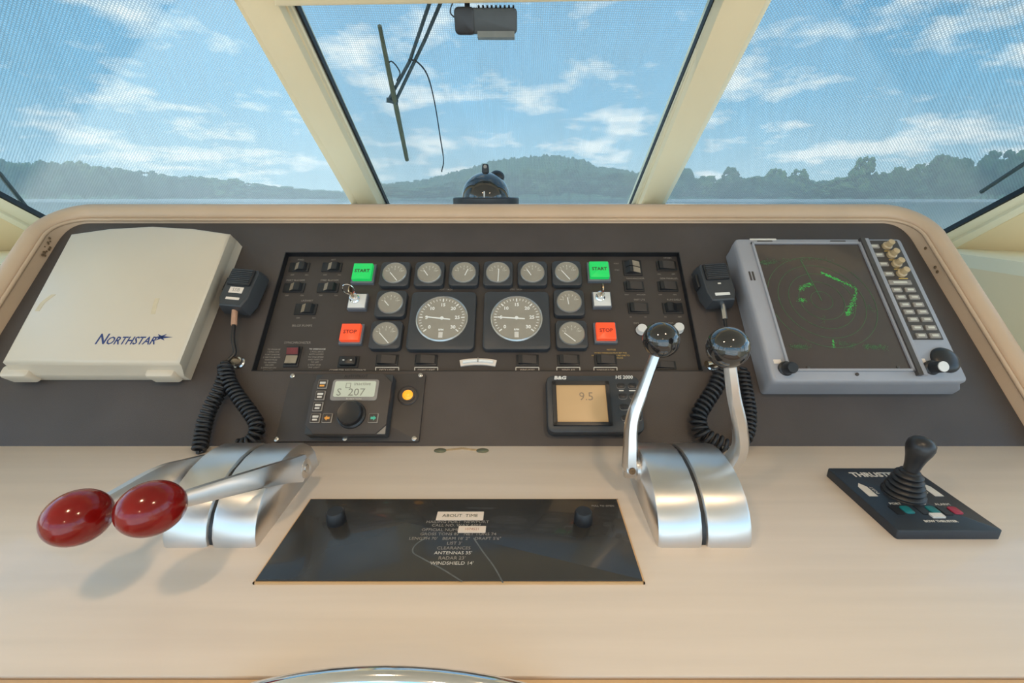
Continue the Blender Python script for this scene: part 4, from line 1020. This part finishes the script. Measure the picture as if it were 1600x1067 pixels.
# ================================================================== STEERING WHEEL
wt = along(603, 1049, .372)
Rw = .34
t = thing('steering_wheel', 'chrome steering wheel rim rising in front of the desk edge', 'steering wheel', T(wt.x, wt.y-.005, wt.z-Rw))
MB().tube([(Rw*math.cos(2*math.pi*k/96), .0, Rw*math.sin(2*math.pi*k/96)) for k in range(96)], .0085, 12, True).build('rim', chrome, t, smooth=80)
for k in range(5):
    a = 2*math.pi*(k+.5)/5+math.pi/2; MB().tube([(.05*math.cos(a), .0, .05*math.sin(a)), (Rw*math.cos(a), 0, Rw*math.sin(a))], .008, 10).build('spoke', chrome, t)
MB().lathe([(.05, -.02), (.055, 0), (.05, .02), (0, .025)], 32, Matrix.Rotation(math.pi/2, 4, 'X')).build('hub', chrome, t)
MB().tube([(0, .02, 0), (0, .12, 0)], .015, 12).build('shaft', steel, t)

# ================================================================== CEILING LAMPS (behind and above the helmsman)
lens = pm('lamp_lens', (1, .8, .55), .4, emit=(1, .62, .30), es=9)
for x, y, lab in ((-.30, .12, 'round warm ceiling lamp left over the helm'), (.34, .12, 'round warm ceiling lamp right over the helm'), (0, -.9, 'round warm ceiling lamp behind the helm')):
    t = thing('ceiling_lamp', lab, 'lamp', T(x, y, ZC), 'ceiling lamps')
    MB().lathe([(.050, -.001), (.050, -.008), (.040, -.012), (.036, -.008)], 32).build('lamp_trim', chrome, t)
    MB().lathe([(.036, -.002), (.036, -.006), (0, -.007)], 32).build('lamp_lens', lens, t)
    l = bpy.data.lights.new('lamp_light', 'SPOT'); l.energy = 5.5; l.color = (1, .72, .45); l.shadow_soft_size = .035; l.spot_size = math.radians(150); l.spot_blend = .6
    lo = bpy.data.objects.new('lamp_light', l); COL.objects.link(lo); lo.parent = t; lo.location = (0, 0, -.02)

# ================================================================== OUTSIDE: WATER, SHORE, HILLS, TREES
WZ = -2.5
tag(MB().box(-2500, 2500, 3, 2500, WZ-1, WZ).build('lake', water, smooth=0), 'blue rippled water around the boat', 'water', kind='stuff')
D = 380.
def out_at(x, dist): d = ray(x, 306); return CAM.x+d.x/d.y*dist
def height(y, x, dist): d = ray(x, y); return CAM.z+d.z/d.y*dist
def hill(name, label, prof, dist, depth, mat, seed):
    rnd = random.Random(seed); mb = MB(); L = []
    xs = []
    for (x0, y0), (x1, y1) in zip(prof, prof[1:]):
        n = max(2, int(abs(x1-x0)/2.2))
        for k in range(n): xs.append((x0+(x1-x0)*k/n, y0+(y1-y0)*k/n))
    xs.append(prof[-1])
    rows = [(0, 0), (.25, .45), (.5, .8), (.75, .97), (1, 1), (1.6, .6)]
    for q, (dk, hk) in enumerate(rows):
        row = []
        for x, y in xs:
            dd = dist+depth*dk; h = height(y, x, dist+depth)-WZ
            row.append((out_at(x, dist+depth)*(dd/(dist+depth)), dd, WZ+max(.1, h*hk+(rnd.uniform(-1.6, 1.6)*dist/400 if 0 < q else 0))))
        L.append(row)
    mb.loft(L, cap=False, closed=False)
    return tag(mb.build(name, mat, smooth=0), label, 'hill', kind=None)
hill('wooded_hill', 'hazy wooded hill seen through the centre pane', [(575, 296), (600, 288), (660, 282), (720, 268), (770, 253), (820, 246), (860, 244), (910, 250), (930, 262), (985, 268), (1030, 290)], 700, 220, leaf[2], 5)
hill('wooded_hill', 'long low wooded ridge seen through the left pane', [(-330, 262), (-150, 256), (0, 252), (60, 256), (140, 258), (220, 275), (300, 283), (400, 292), (480, 297), (560, 300)], 480, 120, leaf[2], 6)
hill('wooded_hill', 'low wooded bank seen through the right pane', [(1030, 290), (1100, 288), (1200, 282), (1300, 284), (1400, 272), (1500, 262), (1600, 254), (1750, 250), (1950, 255)], 460, 100, leaf[2], 8)
for x0, x1, lab in ((-400, 516, 'pale low strip on the water below the left wooded ridge'), (1040, 2000, 'pale low strip on the water below the trees at the right')):
    MB_ = MB().box(out_at(x0, 340), out_at(x1, 340), 340, 352, WZ, WZ+1.6); tag(MB_.build('pale_line', pale_strip_mat, smooth=0), lab, 'shore')  # low pale box along the far edge of the water
# tree crowns: clusters of noisy lumps, shared between trees
from mathutils import noise
crowns = []
for ti in range(5):
    rnd = random.Random(40+ti); bm = bmesh.new()
    for k in range(15):
        a, rr, z = rnd.uniform(0, 6.28), rnd.uniform(0, .34), rnd.uniform(.28, .86)
        rr *= 1.15-abs(z-.5)
        rad = rnd.uniform(.13, .22)*(1.15-.45*z)
        r_ = bmesh.ops.create_icosphere(bm, subdivisions=3, radius=rad, matrix=T(rr*math.cos(a), rr*math.sin(a), z))
        for v in r_['verts']:
            c = Vector((rr*math.cos(a), rr*math.sin(a), z)); d = (v.co-c)
            v.co = c+d*(1+.55*noise.noise(v.co*14+Vector((ti*9, k, 0)))+.25*noise.noise(v.co*34))
    for k in range(90):
        a, z = rnd.uniform(0, 6.28), rnd.uniform(.22, .98); rr = (.44*math.sin(math.pi*min(.96, z*.80+.12))+.02)*rnd.uniform(.75, 1.05)
        r_ = bmesh.ops.create_icosphere(bm, subdivisions=2, radius=rnd.uniform(.035, .075), matrix=T(rr*math.cos(a), rr*math.sin(a), z))
        for v in r_['verts']: v.co += Vector((noise.noise(v.co*40), noise.noise(v.co*40+Vector((5, 0, 0))), noise.noise(v.co*40+Vector((0, 7, 0)))))*.03
    me = bpy.data.meshes.new('crown'); bm.to_mesh(me); bm.free(); crowns.append(me)
tm = bpy.data.meshes.new('trunk'); bm = bmesh.new(); bmesh.ops.create_cone(bm, cap_ends=True, segments=8, radius1=.035, radius2=.02, depth=.6, matrix=T(0, 0, .3)); bm.to_mesh(tm); bm.free(); tm.materials.append(bark)
variants = {}
rnd = random.Random(21)
def tree(x, ytop, dist, wpx, label, group, mi):
    H = height(ytop, x, dist)-WZ; Wm = wpx/FPX*dist*1.05/.8
    ti = rnd.randrange(5); key = (ti, mi)
    if key not in variants:
        me = crowns[ti].copy(); me.materials.append(leaf[mi])
        for p_ in me.polygons: p_.use_smooth = True
        variants[key] = me
    t = thing('tree', label, 'tree', T(out_at(x, dist), dist, WZ), group)
    S_ = Matrix.Diagonal((Wm, Wm, H*.98, 1)) @ Rz(rnd.uniform(0, 6.28))
    link('crown', variants[key], t, S_)
    o = bpy.data.objects.new('trunk', tm); COL.objects.link(o); o.parent = t; o.matrix_local = Matrix.Diagonal((H*.6, H*.6, H, 1))
def treeline(prof, step, dist, label, group, specials={}):
    x = prof[0][0]
    while x <= prof[-1][0]:
        for (x0, y0), (x1, y1) in zip(prof, prof[1:]):
            if x0 <= x <= x1: y = y0+(y1-y0)*(x-x0)/(x1-x0); break
        tree(x, y+rnd.uniform(-2, 4), dist+rnd.uniform(-25, 40), rnd.uniform(30, 46), label, group, rnd.randrange(3)); x += step*rnd.uniform(.75, 1.25)
treeline([(-40, 246), (0, 246), (60, 254), (130, 250), (200, 264), (260, 268), (330, 276), (400, 285), (470, 292), (530, 297)], 26, 420, 'tree in the hazy wooded shore seen through the left pane', 'trees on the left shore')
treeline([(585, 284), (640, 292), (700, 284), (760, 268), (860, 262), (930, 266), (1030, 268)], 28, 540, 'tree on the hazy hill seen through the centre pane', 'trees on the centre hill')
treeline([(1040, 272), (1110, 276), (1180, 274), (1280, 280), (1380, 266), (1480, 262), (1560, 250), (1640, 245)], 26, 400, 'tree in the wooded shore seen through the right pane', 'trees on the right shore')
for kk, (x, y, w) in enumerate(((1062, 262, 34), (1137, 261, 26), (1208, 263, 30), (1242, 264, 26), (1341, 245, 30), (1395, 260, 26), (1425, 256, 24), (1462, 241, 40), (1492, 246, 30), (1545, 235, 44), (1590, 233, 40))):
    tree(x, y, 395, w, '%s tall tree crown from the post along the right shore' % 'first second third fourth fifth sixth seventh eighth ninth tenth eleventh'.split()[kk], 'trees on the right shore', rnd.randrange(3))
